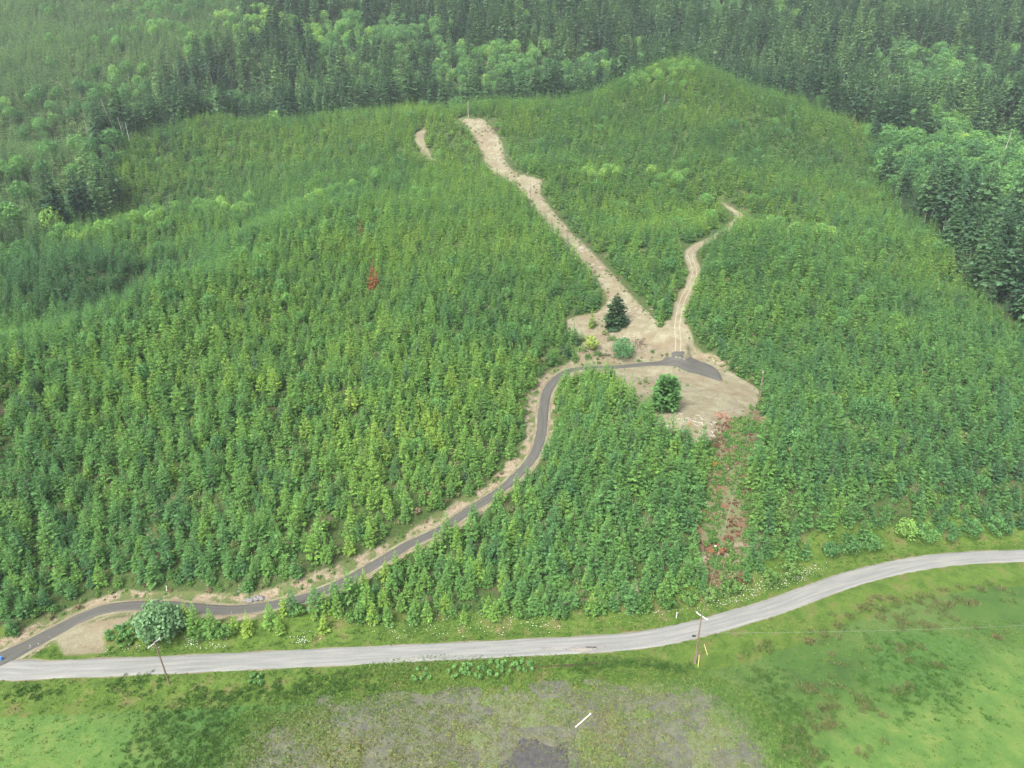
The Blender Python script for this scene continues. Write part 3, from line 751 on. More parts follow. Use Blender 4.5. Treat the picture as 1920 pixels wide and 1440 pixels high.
gz = gh(gx, gy); ok = in_view(gx, gy, gz, 200); gx, gy, gz = gx[ok], gy[ok], gz[ok]
mid = np.stack([gx, gy, gz, np.clip(rng.normal(0.88, 0.15, len(gx)), 0.5, 1.2), np.clip(0.60 + 0.4 * N3(gx, gy, 40) + rng.normal(0, 0.16, len(gx)), 0, 1),
                rng.integers(0, len(MID), len(gx)), rng.random(len(gx)) * 6.283], 1)
# a fringe of mid-height conifers where plantation meets old forest
gx, gy = jgrid(-500, 500, 180, 700, 5.0, 24, 0.45)
dE = polyedge(gx, gy, plant); ok = (dE < 3) & (dE > -22) & (rng.random(len(gx)) < 0.55); gx, gy = gx[ok], gy[ok]
gz = gh(gx, gy); ok = in_view(gx, gy, gz); gx, gy, gz = gx[ok], gy[ok], gz[ok]
fr = np.stack([gx, gy, gz, np.clip(rng.normal(0.85, 0.2, len(gx)), 0.5, 1.3), np.clip(0.3 + rng.normal(0, 0.2, len(gx)), 0, 1),
               rng.integers(0, len(MID), len(gx)), rng.random(len(gx)) * 6.283], 1)
mid = np.concatenate([mid, fr, mix_c])
brd = np.concatenate([brd, mix_b, crest_b])
print('TREES fir', len(fir), 'old', len(old), 'broad', len(brd), 'mid', len(mid))

# ------------------------------------------------------------------ scatter by geometry nodes (what nobody could count)
def scatter(name, T, protos, label=None, cat=None, kind='stuff', sz=None):
    me = bpy.data.meshes.new(name)
    n = len(T); me.vertices.add(n)
    me.vertices.foreach_set('co', T[:, :3].astype(np.float32).ravel())
    a = me.attributes.new('scl', 'FLOAT', 'POINT'); a.data.foreach_set('value', T[:, 3].astype(np.float32))
    a = me.attributes.new('tint', 'FLOAT', 'POINT'); a.data.foreach_set('value', T[:, 4].astype(np.float32))
    a = me.attributes.new('pick', 'INT', 'POINT'); a.data.foreach_set('value', T[:, 5].astype(np.int32))
    rot = np.zeros((n, 3), np.float32); rot[:, 2] = T[:, 6]
    rr = np.random.default_rng(n); rot[:, 0] = rr.normal(0, 0.03, n); rot[:, 1] = rr.normal(0, 0.03, n)
    a = me.attributes.new('rot', 'FLOAT_VECTOR', 'POINT'); a.data.foreach_set('vector', rot.ravel())
    o = bpy.data.objects.new(name, me); C.objects.link(o)
    g = bpy.data.node_groups.new(name + '_nodes', 'GeometryNodeTree')
    g.interface.new_socket('Geometry', in_out='INPUT', socket_type='NodeSocketGeometry')
    g.interface.new_socket('Geometry', in_out='OUTPUT', socket_type='NodeSocketGeometry')
    gi = g.nodes.new('NodeGroupInput'); go = g.nodes.new('NodeGroupOutput')
    ip = g.nodes.new('GeometryNodeInstanceOnPoints'); g.links.new(gi.outputs[0], ip.inputs['Points'])
    jn = g.nodes.new('GeometryNodeJoinGeometry')
    for p in protos:
        ob = p.joined if hasattr(p, 'joined') else p
        oi = g.nodes.new('GeometryNodeObjectInfo'); oi.inputs['Object'].default_value = ob; oi.inputs['As Instance'].default_value = True
        g.links.new(oi.outputs['Geometry'], jn.inputs[0])
    g.links.new(jn.outputs[0], ip.inputs['Instance']); ip.inputs['Pick Instance'].default_value = True
    def na(nm, ty):
        x_ = g.nodes.new('GeometryNodeInputNamedAttribute'); x_.data_type = ty; x_.inputs['Name'].default_value = nm
        return x_.outputs[0]
    g.links.new(na('pick', 'INT'), ip.inputs['Instance Index'])
    e2r = g.nodes.new('FunctionNodeEulerToRotation'); g.links.new(na('rot', 'FLOAT_VECTOR'), e2r.inputs[0]); g.links.new(e2r.outputs[0], ip.inputs['Rotation'])
    g.links.new(na('scl', 'FLOAT'), ip.inputs['Scale'])
    g.links.new(ip.outputs[0], go.inputs[0])
    md = o.modifiers.new('scatter', 'NODES'); md.node_group = g
    return tag(o, label, cat, kind=kind)

# ------------------------------------------------------------------ individual trees
proto_cache = {}
def place_tree(name, pr, loc, s, rz, tint, label, cat, group=None, wide=1.0, tilt=(0, 0)):
    root = empty(name, loc, 0, 1.0)
    root.rotation_euler = (tilt[0], tilt[1], rz); root.scale = (s * wide, s * wide, s)
    key = id(pr)
    if key not in proto_cache:
        t = bpy.data.objects.new('trunk', pr.trunk); c = bpy.data.objects.new('crown', pr.crown); proto_cache[key] = (t, c)
    else:
        t, c = proto_cache[key][0].copy(), proto_cache[key][1].copy()
    C.objects.link(t); C.objects.link(c); t.parent = root; c.parent = root
    c['tint'] = float(tint); t['tint'] = float(tint)
    return tag(root, label, cat, group)
def shown_largest(T, n, h):
    u, v, d = project(T[:, 0], T[:, 1], T[:, 2] + h * 0.5)
    inside = (u > -5) & (u < 1925) & (v > -5) & (v < 1445)
    score = np.where(inside, h * T[:, 3] / d, 0)
    return np.argsort(-score)[:n]

marks = {}
def mark(name, u, v): marks[name] = hit(u, v)
mark('the left roadside pole', 318, 1283); mark('the right roadside pole', 1302, 1243); mark('the grey-green maple', 305, 1195)
mark('the lane bend', 1019, 780); mark('the dirt clearing', 1290, 830); mark('the red brush slope', 1350, 1000)
mark('the foot of the lane', 60, 1200); mark('the left photo edge', -20, 1050); mark('the right photo edge', 1940, 960)
mark('the road potholes', 1060, 1215); mark('the clearing pole', 1425, 750)
mark('the white verge flowers', 1440, 1090); mark('the middle of the lane', 700, 1060); mark('the small roadside firs', 560, 1160)
def fir_label(x, y, s, t):
    dL, pL, sL = polydist(np.array([x]), np.array([y]), lane[::3]); dR, _, _ = polydist(np.array([x]), np.array([y]), road_c[::4])
    col = ['blue-green', 'deep green', 'mid-green', 'fresh green', 'yellow-green'][int(min(4, max(0, (t - 0.18) / 0.14)))]
    size = 'small' if s < 0.72 else ('middling' if s < 0.88 else ('tall' if s < 1.02 else 'towering'))
    m = sorted(marks.items(), key=lambda kv: math.hypot(kv[1][0] - x, kv[1][1] - y))[0]
    mx, my = m[1][0], m[1][1]
    dx, dy = x - mx, y - my
    if abs(dx) > abs(dy): side = 'right of' if dx > 0 else 'left of'
    else: side = 'uphill of' if dy > 0 else 'downhill of'
    if sL[0] > 0 and dL[0] < 60 and x < 40: row = 'at the lane bank' if dL[0] < 9 else ('above the lane' if dL[0] < 18 else 'high above the lane')
    else: row = 'in the roadside row' if dR[0] < 14 else ('behind the roadside row' if dR[0] < 22 else 'deep in the lower block')
    return '%s %s fir %s, %s %s' % (size, col, row, side, m[0])
order = shown_largest(fir, 280, 8.6)
rest = np.setdiff1d(np.arange(len(fir)), order)
GF = 'young firs of the hillside plantation'
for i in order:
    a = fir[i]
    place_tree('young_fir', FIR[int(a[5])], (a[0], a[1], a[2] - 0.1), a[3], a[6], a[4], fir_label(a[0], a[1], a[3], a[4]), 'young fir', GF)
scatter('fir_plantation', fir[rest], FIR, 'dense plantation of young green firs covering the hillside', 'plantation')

def back_label(kind, x, y, s, t, col):
    u = x / y
    where = 'on the left valley side' if u < -0.45 else ('behind the rounded left knoll' if u < -0.17 else ('behind the bare hilltop strip' if u < 0.05 else ('behind the bright hilltop' if u < 0.3 else ('along the right hand ridge' if u < 0.5 else 'in the right hand valley'))))
    dist = 'in front' if y < 330 else ('halfway back' if y < 560 else ('at the crest' if y < 720 else 'far up the mountain'))
    size = 'low' if s < 0.85 else ('mid-height' if s < 1.0 else ('tall' if s < 1.15 else 'towering'))
    return '%s %s %s %s %s' % (size, col, kind, where, dist)
def cname(t, names): return names[int(min(len(names) - 1, max(0, t * len(names))))]
o1 = shown_largest(old, 280, 34); r1 = np.setdiff1d(np.arange(len(old)), o1)
for i in o1:
    a = old[i]
    place_tree('tall_conifer', OLD[int(a[5])], (a[0], a[1], a[2] - 0.3), a[3], a[6], a[4],
               back_label('old conifer', a[0], a[1], a[3], a[4], cname(a[4], ['blackish', 'dark green', 'olive green', 'grey-green'])), 'conifer', 'tall conifers of the old wood')
o2 = shown_largest(brd, 200, 12); r2 = np.setdiff1d(np.arange(len(brd)), o2)
for i in o2:
    a = brd[i]
    place_tree('broadleaf_tree', BRD[int(a[5])], (a[0], a[1], a[2] - 0.2), a[3], a[6], a[4],
               back_label('broadleaf tree', a[0], a[1], a[3], a[4], cname(a[4], ['deep green', 'mid-green', 'pale green', 'lime green'])), 'broadleaf tree', 'broadleaf trees among the old wood')
scatter('old_forest', old[r1], OLD, 'dark old conifer forest covering the far mountainside', 'forest')
scatter('broadleaf_wood', brd[r2], BRD, 'light green broadleaf wood in patches among dark conifers', 'wood')
scatter('mid_age_forest', mid, MID, 'blue-green middle-aged conifer forest on the upper left slope', 'forest')

# undergrowth between the young trees
gx, gy = jgrid(-260, 300, 104, 330, 1.9, 31, 0.5)
ok = inpoly(gx, gy, plant) & clear_of(gx, gy, 4.0, 1.2, 10.0, 0.0); gx, gy = gx[ok], gy[ok]
dR0, _, s0 = polydist(gx, gy, road_c[::4])
ok = (rng.random(len(gx)) < 0.66) & ((dR0 > 11) | (rng.random(len(gx)) < 0.45)); gx, gy = gx[ok], gy[ok]; gz = gh(gx, gy)
ok = in_view(gx, gy, gz); gx, gy, gz = gx[ok], gy[ok], gz[ok]
und = np.stack([gx, gy, gz - 0.1, np.clip(rng.normal(0.72, 0.25, len(gx)), 0.3, 1.5), np.clip(0.15 + 0.5 * N2(gx, gy, 20) + rng.normal(0, 0.22, len(gx)), 0, 1),
                rng.integers(0, 4, len(gx)), rng.random(len(gx)) * 6.28], 1)
scatter('undergrowth', und, BUSH, 'low green and brown undergrowth between the young firs', 'undergrowth')

# ------------------------------------------------------------------ brush, grass, flowers
def stat(T, sc, scs, tint, tints, k, dz=0.0, seed=5):
    r = np.random.default_rng(seed + len(T[0])); n = len(T[0])
    z_ = gh(T[0], T[1]) + dz
    return np.stack([T[0], T[1], z_, np.clip(r.normal(sc, scs, n), sc * 0.4, sc * 2), np.clip(tint + r.normal(0, tints, n), 0, 1), r.integers(0, k, n), r.random(n) * 6.28], 1)
def grass_proto(name, seed, n, h, spread, w, mat, flop=0.5):
    r = np.random.default_rng(seed); B = Leafs()
    for i in range(n):
        q = r.random() * 6.28; rr = spread * r.random() ** 0.6
        p = np.array([rr * math.cos(q), rr * math.sin(q), -0.05])
        d = unit(np.array([math.cos(q) * flop * (0.3 + r.random()), math.sin(q) * flop * (0.3 + r.random()), 1.0]) + r.normal(size=3) * 0.2)
        B.kite(p, d, h * (0.5 + 0.7 * r.random()), w * (0.6 + 0.8 * r.random()), unit(np.array([math.cos(q + 1.5), math.sin(q + 1.5), 0.4]) + r.normal(size=3) * 0.3), 0.2 + 0.7 * r.random(), 0.15)
    return mesh_obj(name, B.v, B.f, mat, attrs={'lv': B.lv}, link=False)
TUFT = [grass_proto('grass_tuft', 600 + i, 22, 0.46, 0.50, 0.075, M['grass'], 1.3) for i in range(4)]
WISP = [grass_proto('marsh_tuft', 620 + i, 16, 0.34, 0.34, 0.085, M['grass'], 2.2) for i in range(4)]
TALL = [grass_proto('tall_grass', 640 + i, 34, 0.85, 0.6, 0.07, M['grass'], 0.6) for i in range(3)]
REDB = [mesh_obj('red_brush', *(lambda B: (B.v, B.f))(b), M['redbrush'], attrs={'lv': b.lv}, link=False) for b in [broad_crown(660 + i, 0.7, 0.9, -0.2, 5, 20, 0.32, 0.6) for i in range(3)]]

dr_, _, s_ = polydist(*(lambda g: (g[0], g[1]))(jgrid(-110, 150, 66, 130, 0.85, 41, 0.5)), road_c[::4])
gx, gy = jgrid(-110, 150, 66, 130, 0.85, 41, 0.5)
south = np.where(s_ > 0, dr_, -dr_)
ok = (south < -3.05) & (polyedge(gx, gy, marsh) < 2.0)
dens = 0.35 + 0.75 * N1(gx, gy, 9); ok &= rng.random(len(gx)) < dens
u_, v_, d_ = project(gx, gy, np.full_like(gx, -0.9)); ok &= (u_ > -150) & (u_ < 2070) & (v_ < 1560)
g_x, g_y, so_ = gx[ok], gy[ok], south[ok]
ib = inpoly(g_x, g_y, bright_r) | inpoly(g_x, g_y, bright_l); idk = inpoly(g_x, g_y, dark_r) | inpoly(g_x, g_y, dark_l)
kp = ~ib | (rng.random(len(g_x)) < 0.4); g_x, g_y, so_, ib, idk = g_x[kp], g_y[kp], so_[kp], ib[kp], idk[kp]
T = stat((g_x, g_y), 0.62, 0.2, 0, 0.16, 4, 0, 1)
T[:, 4] = np.clip(0.16 + 0.16 * ib - 0.2 * idk + 0.5 * N2(g_x, g_y, 13) + 0.25 * (so_ > -9) * N3(g_x, g_y, 6) + rng.normal(0, 0.22, len(g_x)), 0, 1)
scatter('meadow_grass', T, TUFT, 'short green grass of the meadow south of the gravel road', 'grass')
gx, gy = jgrid(-95, 80, 66, 118, 0.34, 42, 0.6)
e = polyedge(gx, gy, marsh); pe = polyedge(gx, gy, pool)
dens = 0.25 + 0.42 * sstep(0.40, 0.62, 0.6 * N1(gx, gy, 7) + 0.4 * N2(gx, gy, 2.2)) - 0.10 * sstep(5, 18, e)
dens = np.where(e < 6, dens + 0.22 * (1 - sstep(0, 6, e)), dens); dens = np.where(pe > -1.5, dens * (0.10 + 0.6 * (1 - sstep(0, 3.0, pe + 0.5))), dens)
ok = (e > -6) & (rng.random(len(gx)) < dens); gx, gy, e = gx[ok], gy[ok], e[ok]
T = stat((gx, gy), 1.0, 0.35, 0.66, 0.17, 4, 0, 2); T[:, 2] = np.maximum(T[:, 2], WZ - 0.03)
T[:, 4] = np.clip(T[:, 4] + 0.08 - 0.25 * (1 - sstep(0, 5, e)) + 0.3 * (N4(gx, gy, 5) - 0.5) + 0.2 * sstep(4, 16, e), 0, 1)
scatter('marsh_grass', T, WISP, 'sparse lime green grass standing in the shallow marsh water', 'marsh grass')
# verge on the hill side of the road and beside the lane
gx, gy = jgrid(-130, 170, 96, 170, 0.95, 43, 0.5)
dr_, _, s_ = polydist(gx, gy, road_c[::4]); s_ = np.where(s_ > 0, dr_, -dr_); dl, pl, sl = polydist(gx, gy, lane[::3])
ok = (s_ > 3.1) & ((s_ < 14) | ((sl < 0) & (gx < -50))) & (dl > 3.4) & (polyedge(gx, gy, stub) < -0.5) & ~((sl > 0) & (dl < 12)) & (rng.random(len(gx)) < 0.72)
gx, gy, s_ = gx[ok], gy[ok], s_[ok]
T = stat((gx, gy), 0.85, 0.3, 0, 0.15, 4, 0, 3); T[:, 4] = np.clip(0.05 + 0.6 * N2(gx, gy, 8) + rng.normal(0, 0.12, len(gx)), 0, 1)
scatter('verge_grass', T, TUFT, 'rough green grass on the verge between the road and the firs', 'grass')
# tall grass bands: dark ones south of the road
bands = [uvZ(u, v, MEADOW_Z) for u, v in [(20,1307),(60,1300),(105,1306)]], [uvZ(u, v, MEADOW_Z) for u, v in [(215,1290),(260,1288),(300,1287)]], \
        [uvZ(u, v, MEADOW_Z) for u, v in [(340,1312),(420,1308),(500,1298),(580,1290),(640,1283),(700,1280)]], [uvZ(u, v, MEADOW_Z) for u, v in [(1060,1256),(1150,1250),(1210,1249),(1300,1255)]], \
        [uvZ(u, v, MEADOW_Z) for u, v in [(330,1325),(300,1370),(310,1430),(330,1480)]], [uvZ(u, v, MEADOW_Z) for u, v in [(380,1330),(400,1370),(380,1430)]], \
        [uvZ(u, v, MEADOW_Z) for u, v in [(1430,1265),(1470,1330),(1520,1420)]], [uvZ(u, v, MEADOW_Z) for u, v in [(1660,1220),(1740,1250),(1760,1290),(1700,1320)]]
P = []
for b, wd in zip(bands, (1.3, 1.6, 1.5, 0.8, 3.2, 2.5, 2.5, 5.0)):
    L = resample([(p[0], p[1]) for p in b], 0.35)
    for p in L:
        for k in range(2 if wd < 2 else 4): P.append((p[0] + rng.normal() * wd, p[1] + rng.normal() * wd * 0.8))
P = np.array(P)
T = stat((P[:, 0], P[:, 1]), 0.62, 0.2, 0.10, 0.10, 3, 0, 4)
scatter('tall_grass', T, TALL, 'taller dark green grass in bands across the meadow', 'grass')
# red and green brush on the cleared strip below the clearing, litter on the upper strip
gx, gy = jgrid(20, 85, 125, 190, 0.9, 44, 0.55)
e = polyedge(gx, gy, redslope); ok = (e > -2.5) & (rng.random(len(gx)) < 0.8); gx, gy = gx[ok], gy[ok]
nn = N3(gx, gy, 5.5)
isr = (nn + rng.normal(0, 0.08, len(gx))) > 0.60
scatter('green_brush', stat((gx[~isr], gy[~isr]), 0.52, 0.18, 0.5, 0.25, 4, -0.1, 5), BUSH, 'low green brush on the cleared strip below the clearing', 'brush')
scatter('dead_brush', stat((gx[isr], gy[isr]), 0.52, 0.2, 0.4, 0.3, 3, -0.1, 6), REDB, 'cut reddish brown brush on the cleared strip below the clearing', 'dead brush')
# daisies along the verges: many small white heads in one mesh
P = []
fl = [([(620,1145),(720,1180),(760,1196)],1.0,90),([(780,1188),(850,1176),(960,1170),(1060,1163)],2.2,150),([(1150,1160),(1240,1152),(1310,1140)],1.2,60),([(1330,1135),(1400,1110),(1450,1092),(1500,1082)],1.5,330),([(1500,1078),(1545,1065)],1.0,70),
      ([(355,1207),(372,1208)],0.8,55),([(200,1222),(300,1220)],0.8,30),([(395,1215),(420,1214)],0.9,35),([(560,1205),(575,1200)],1.0,50),([(620,1135),(640,1150)],1.2,40),([(100,1205),(60,1215)],1.0,8),([(300,1266),(420,1262),(700,1248)],0.5,26)]
for L, wd, n in fl:
    Q = resample(hits(L), 0.3)
    for k in range(n):
        q = Q[rng.integers(0, len(Q))]; P.append((q[0] + rng.normal() * wd, q[1] + rng.normal() * wd * 0.9))
V, Fc = [], []
for (px_, py_) in P:
    if polydist(np.array([px_]), np.array([py_]), road_c[::4])[0][0] < 3.7: continue
    zz = float(gh(px_, py_)) + 0.35 + rng.random() * 0.45; r_ = 0.05 + 0.07 * rng.random(); b = len(V)
    tx, ty = rng.normal(0, 0.03, 2)
    for k in range(6): V.append((px_ + r_ * math.cos(k * 1.047), py_ + r_ * math.sin(k * 1.047), zz + tx * math.cos(k * 1.047)))
    V.append((px_, py_, zz + 0.05)); 
    for k in range(6): Fc.append((b + k, b + (k + 1) % 6, b + 6))
tag(mesh_obj('white_daisies', V, Fc, M['petal']), 'white daisies flowering along the road verges', 'flowers', kind='stuff')
gx, gy = jgrid(-40, 130, 150, 700, 1.5, 47, 0.6)
e1 = np.maximum.reduce([polyedge(gx, gy, clearing), polyedge(gx, gy, corridor)]); dl = polydist(gx, gy, lane[::3])[0]; dt = polydist(gx, gy, track[::3])[0]
pr1 = np.where(e1 < 1.6, 0.45, 0.0) + 0.12 * (polyedge(gx, gy, corridor) > 0) * sstep(0.5, 0.62, N2(gx, gy, 8)) + 0.25 * (e1 >= 1.6) * (N3(gx, gy, 7) > 0.72)
ok = (e1 > -1.5) & (dl > 5) & (dt > 2.6) & (rng.random(len(gx)) < pr1); gx, gy = gx[ok], gy[ok]
scatter('weeds', stat((gx, gy), 0.33, 0.16, 0.7, 0.28, 4, -0.1, 8), BUSH, 'low weeds creeping over the rims of the bare ground', 'weeds')
gx, gy = jgrid(-130, 60, 112, 250, 1.3, 48, 0.6)
dl, pl, sl = polydist(gx, gy, lane[::3]); ok = (sl > 0) & (dl > 3.4) & (dl < 8) & (rng.random(len(gx)) < 0.30); gx, gy = gx[ok], gy[ok]
scatter('bank_weeds', stat((gx, gy), 0.40, 0.2, 0.6, 0.3, 4, -0.1, 9), BUSH, 'small weeds on the cut bank above the lane', 'weeds')
# yellow and orange broom at the lower rim of the clearing
# fallen branches and chips on the cleared strips
def sticks(name, spots, n, L0, mat, label, cat, r0=0.05):
    V, Fc = [], []
    for k in range(n):
        c = spots[rng.integers(0, len(spots))]; x_, y_ = c[0] + rng.normal() * c[2], c[1] + rng.normal() * c[2]
        zz = float(gh(x_, y_)) + 0.06; q = rng.random() * 3.14; l = L0 * (0.4 + rng.random()); b = len(V)
        dx, dy = math.cos(q) * l / 2, math.sin(q) * l / 2; dz = float(gh(x_ + dx, y_ + dy)) - float(gh(x_ - dx, y_ - dy)); w_ = r0 * (0.6 + rng.random())
        nx_, ny_ = -math.sin(q) * w_, math.cos(q) * w_
        for sg in (-1, 1):
            for a_, c_ in ((-1, 0), (1, 0), (0, 1.6)): V.append((x_ + sg * dx + nx_ * a_, y_ + sg * dy + ny_ * a_, zz + sg * dz / 2 + w_ * c_))
        Fc += [(b, b + 1, b + 4, b + 3), (b + 1, b + 2, b + 5, b + 4), (b + 2, b, b + 3, b + 5), (b, b + 2, b + 1), (b + 3, b + 4, b + 5)]
    return tag(mesh_obj(name, V, Fc, mat), label, cat, kind='stuff')
cs = [(*hit(u, v)[:2], w) for u, v, w in [(915,260,5),(930,290,5),(940,300,4),(1000,350,4),(1080,470,3),(1110,500,3),(1190,585,3),(1185,640,2.5),(1330,800,4),(1290,800,5)]]
sticks('fallen_branches', cs, 230, 1.3, M['snag'], 'pale fallen branches littering the cleared strips', 'branches')

# ------------------------------------------------------------------ single plants of their own kind
def one_tree(name, B, trunk, leafm, barkm, u, v, tint, label, cat, rz=0.0, group=None):
    loc = hit(u, v)
    root = empty(name, (loc[0], loc[1], loc[2] - 0.1), rz)
    mesh_obj('trunk', trunk[0], trunk[1], barkm, root)
    c = mesh_obj('crown', B.v, B.f, leafm, root, attrs={'lv': B.lv}); c['tint'] = tint
    return tag(root, label, cat, group)
one_tree('dark_fir', conifer_crown(701, 13.5, 5.2, 0.6, 24, 12, 20, -14, 0.62, 0.2, 4, 0.24), trunk_mesh(9, 0.3, 0.04), M['darkfir'], M['bark'], 1155, 611, 0.3, 'dark broad fir alone on bare brown earth above the clearing', 'fir')
one_tree('round_fir', conifer_crown(702, 10.5, 4.9, 0.1, 24, 13, 30, -10, 0.55, 0.12, 4, 0.22, round_=0.6), trunk_mesh(7, 0.25, 0.04), M['fir'], M['bark'], 1247, 770, 0.25, 'dense rounded green fir standing inside the dirt clearing', 'fir')
one_tree('golden_shrub', broad_crown(703, 6.0, 2.7, 0.2, 12, 90, 0.55), trunk_mesh(3, 0.12, 0.05, limbs=5, limb_len=1.5, up=0.5), M['golden'], M['bark'], 1108, 657, 0.5, 'bright yellow-green shrub beside the small pond', 'shrub')
one_tree('willow', broad_crown(704, 7.6, 4.0, 0.2, 18, 130, 0.5, 1.1), trunk_mesh(4, 0.2, 0.08, limbs=6, limb_len=2, up=0.5), M['willow'], M['pale_bark'], 1166, 672, 0.5, 'round soft green willow right of the small pond', 'willow')
one_tree('slender_fir', conifer_crown(705, 8.5, 2.1, 0.3, 16, 8, 35, 0, 0.8, 0.25, 3, 0.22), trunk_mesh(6, 0.12, 0.03), M['fir'], M['bark'], 1110, 614, 0.85, 'thin yellowish young fir left of the dark broad fir', 'fir')
one_tree('maple', broad_crown(706, 8.0, 4.9, 0.2, 22, 130, 0.7), trunk_mesh(5, 0.25, 0.1, limbs=8, limb_len=3, up=0.5), M['grey_leaf'], M['bark'], 303, 1196, 0.5, 'large grey-green bushy maple between the lane and the gravel road', 'maple')
one_tree('dead_fir', conifer_crown(707, 12.0, 3.3, 0.3, 19, 8, 20, -8, 0.85, 0.3, 2, 0.16), trunk_mesh(10, 0.14, 0.03), M['dead_red'], M['bark'], 702, 541, 0.3, 'large rust-red dead fir standing in the green slope', 'dead fir')
one_tree('dead_fir', conifer_crown(708, 8.0, 2.0, 0.3, 13, 6, 20, -8, 0.85, 0.3, 2, 0.16), trunk_mesh(7.5, 0.12, 0.03), M['dead_red'], M['bark'], 676, 441, 0.9, 'small orange-red dead fir higher up the green slope', 'dead fir')
one_tree('dead_fir', conifer_crown(709, 5.5, 1.6, 0.3, 10, 6, 20, -8, 0.85, 0.3, 2, 0.16), trunk_mesh(5, 0.1, 0.03), M['dead_red'], M['bark'], 742, 541, 0.1, 'little dull red dead fir right of the large red one', 'dead fir')
for k, (u, v, h) in enumerate([(1120,668,2.2),(1103,672,1.8),(1148,640,2.4),(1135,628,1.8),(1090,660,2.5)]):
    one_tree('pond_shrub', broad_crown(720 + k, h, h * 0.85, -0.1, 7, 50, 0.4), trunk_mesh(h * 0.5, 0.05, 0.03, 5), M['brush'], M['bark'], u, v, [0.3, 0.2, 0.35, 0.85, 0.4][k],
             ['dark green shrub on the near bank of the pond', 'low green shrub under the golden shrub', 'green shrub behind the pond, left of the willow', 'small brownish shrub farthest behind the pond', 'green shrub left of the golden shrub'][k], 'shrub')
one_tree('orange_brush', broad_crown(730, 1.5, 3.6, -0.1, 13, 80, 0.6, 0.5), trunk_mesh(0.8, 0.05, 0.03, 5), M['dead_orange'], M['bark'], 1341, 1030, 0.4, 'orange dry brush heap spread around a white stump on the cleared strip', 'brush heap')
for k, (u, v, h, w) in enumerate([(250,1185,2.4,3.0),(220,1192,2.0,2.8),(285,1200,2.0,2.2),(235,1208,1.6,2.2),(375,1196,2.6,2.4),(410,1192,2.2,2.2),(430,1188,2.4,2.2),(665,1165,2.6,2.2),(700,1160,2.8,2.6),(560,1150,2.0,1.8)]):
    one_tree('roadside_bush', broad_crown(740 + k, h, w, -0.1, 9, 70, 0.45), trunk_mesh(h * 0.5, 0.05, 0.03, 5), M['brush'] if k not in (0, 1) else M['leaf'], M['bark'], u, v, [0.45, 0.4, 0.3, 0.5, 0.4, 0.3, 0.5, 0.4, 0.3, 0.4][k],
             ['bright green bush left of the grey-green maple', 'leftmost green bush beside the dirt turnout', 'low bush under the left side of the maple', 'low bright bush nearest the dirt turnout', 'green bush right of the maple foot', 'green bush under the third fir right of the maple',
              'round green bush left of the paired small firs', 'green bush at the left tip of the lower fir block', 'broad green bush among the first lower firs', 'green bush between the small firs and the lane'][k], 'bush', group='bushes beside the gravel road')
# hedge of bramble and mixed shrubs south of the road and along the right verge
for k, (u, v, h, w) in enumerate([(480,1276,1.4,2.2),(790,1266,1.2,2.6),(858,1262,1.5,3.0),(890,1258,1.5,3.0),(925,1255,1.4,3.0),(955,1252,1.4,2.8),(985,1250,1.2,2.4)]):
    one_tree('bramble', broad_crown(760 + k, h, w, -0.1, 9, 60, 0.42, 0.8), trunk_mesh(0.8, 0.04, 0.02, 5), M['leaf'], M['bark'], u, v, 0.55 + 0.07 * (k % 3),
             ['lone bramble bush in the verge grass right of the left pole', 'first low bramble of the roadside bramble row', 'second bramble bush of the row from the left', 'third bramble bush of the row from the left', 'fourth bramble bush of the row from the left', 'fifth bramble bush of the row from the left', 'last low bramble at the right end of the row'][k], 'bramble', group='brambles south of the gravel road')
for k, (u, v, h, w) in enumerate([(1555,1040,3.5,2.6),(1590,1034,4.5,3.2),(1630,1028,4.0,3.0),(1697,1010,6.0,2.8),(1735,1012,4.5,3.4),(1775,1008,4.5,3.2),(1820,1002,4.2,3.2),(1865,1000,4.6,3.0),(1445,1090,3.0,2.4),(1480,1078,3.2,2.6),(1250,1135,2.6,2.4),(1210,1143,2.4,2.2),(1110,1150,2.6,2.4),(1370,1108,3.0,2.6),(1330,1122,2.4,2.4),(1050,1155,2.4,2.2),(980,1155,2.2,2.2),(930,1150,2.4,2.4),(1290,1128,2.6,2.4)]):
    one_tree('edge_shrub', broad_crown(780 + k, h, w, -0.1, 11, 75, 0.5), trunk_mesh(h * 0.6, 0.07, 0.03, 5, limbs=3, limb_len=1), M['leaf'] if k < 8 else M['brush'], M['bark'], u, v, 0.95 if k == 3 else 0.25 + 0.09 * (k % 5),
             '%s forest edge shrub %s' % (['green', 'deep green', 'mid-green', 'pale yellowish', 'full green'][k] if k < 5 else ['rounded', 'broad', 'low', 'dull', 'small'][k % 5],
             ['left of the tall pale shrub by the right road bend', 'second left of the pale yellowish shrub', 'directly left of the pale yellowish shrub', 'standing tallest by the right road bend', 'directly right of the pale yellowish shrub', 'second right of the pale yellowish shrub',
              'third right of the pale yellowish shrub', 'nearest the right photo edge', 'above the thick white flowers', 'above the right end of the white flowers', 'up left of the right roadside pole', 'left of the red brush foot',
              'above the middle road bend potholes', 'at the foot of the red brush slope', 'right at the top of the right roadside pole', 'over the left road pothole', 'third left of the potholes', 'at the middle of the lower block', 'between the pole top and red slope'][k]), 'shrub', group='shrubs at the forest edge')
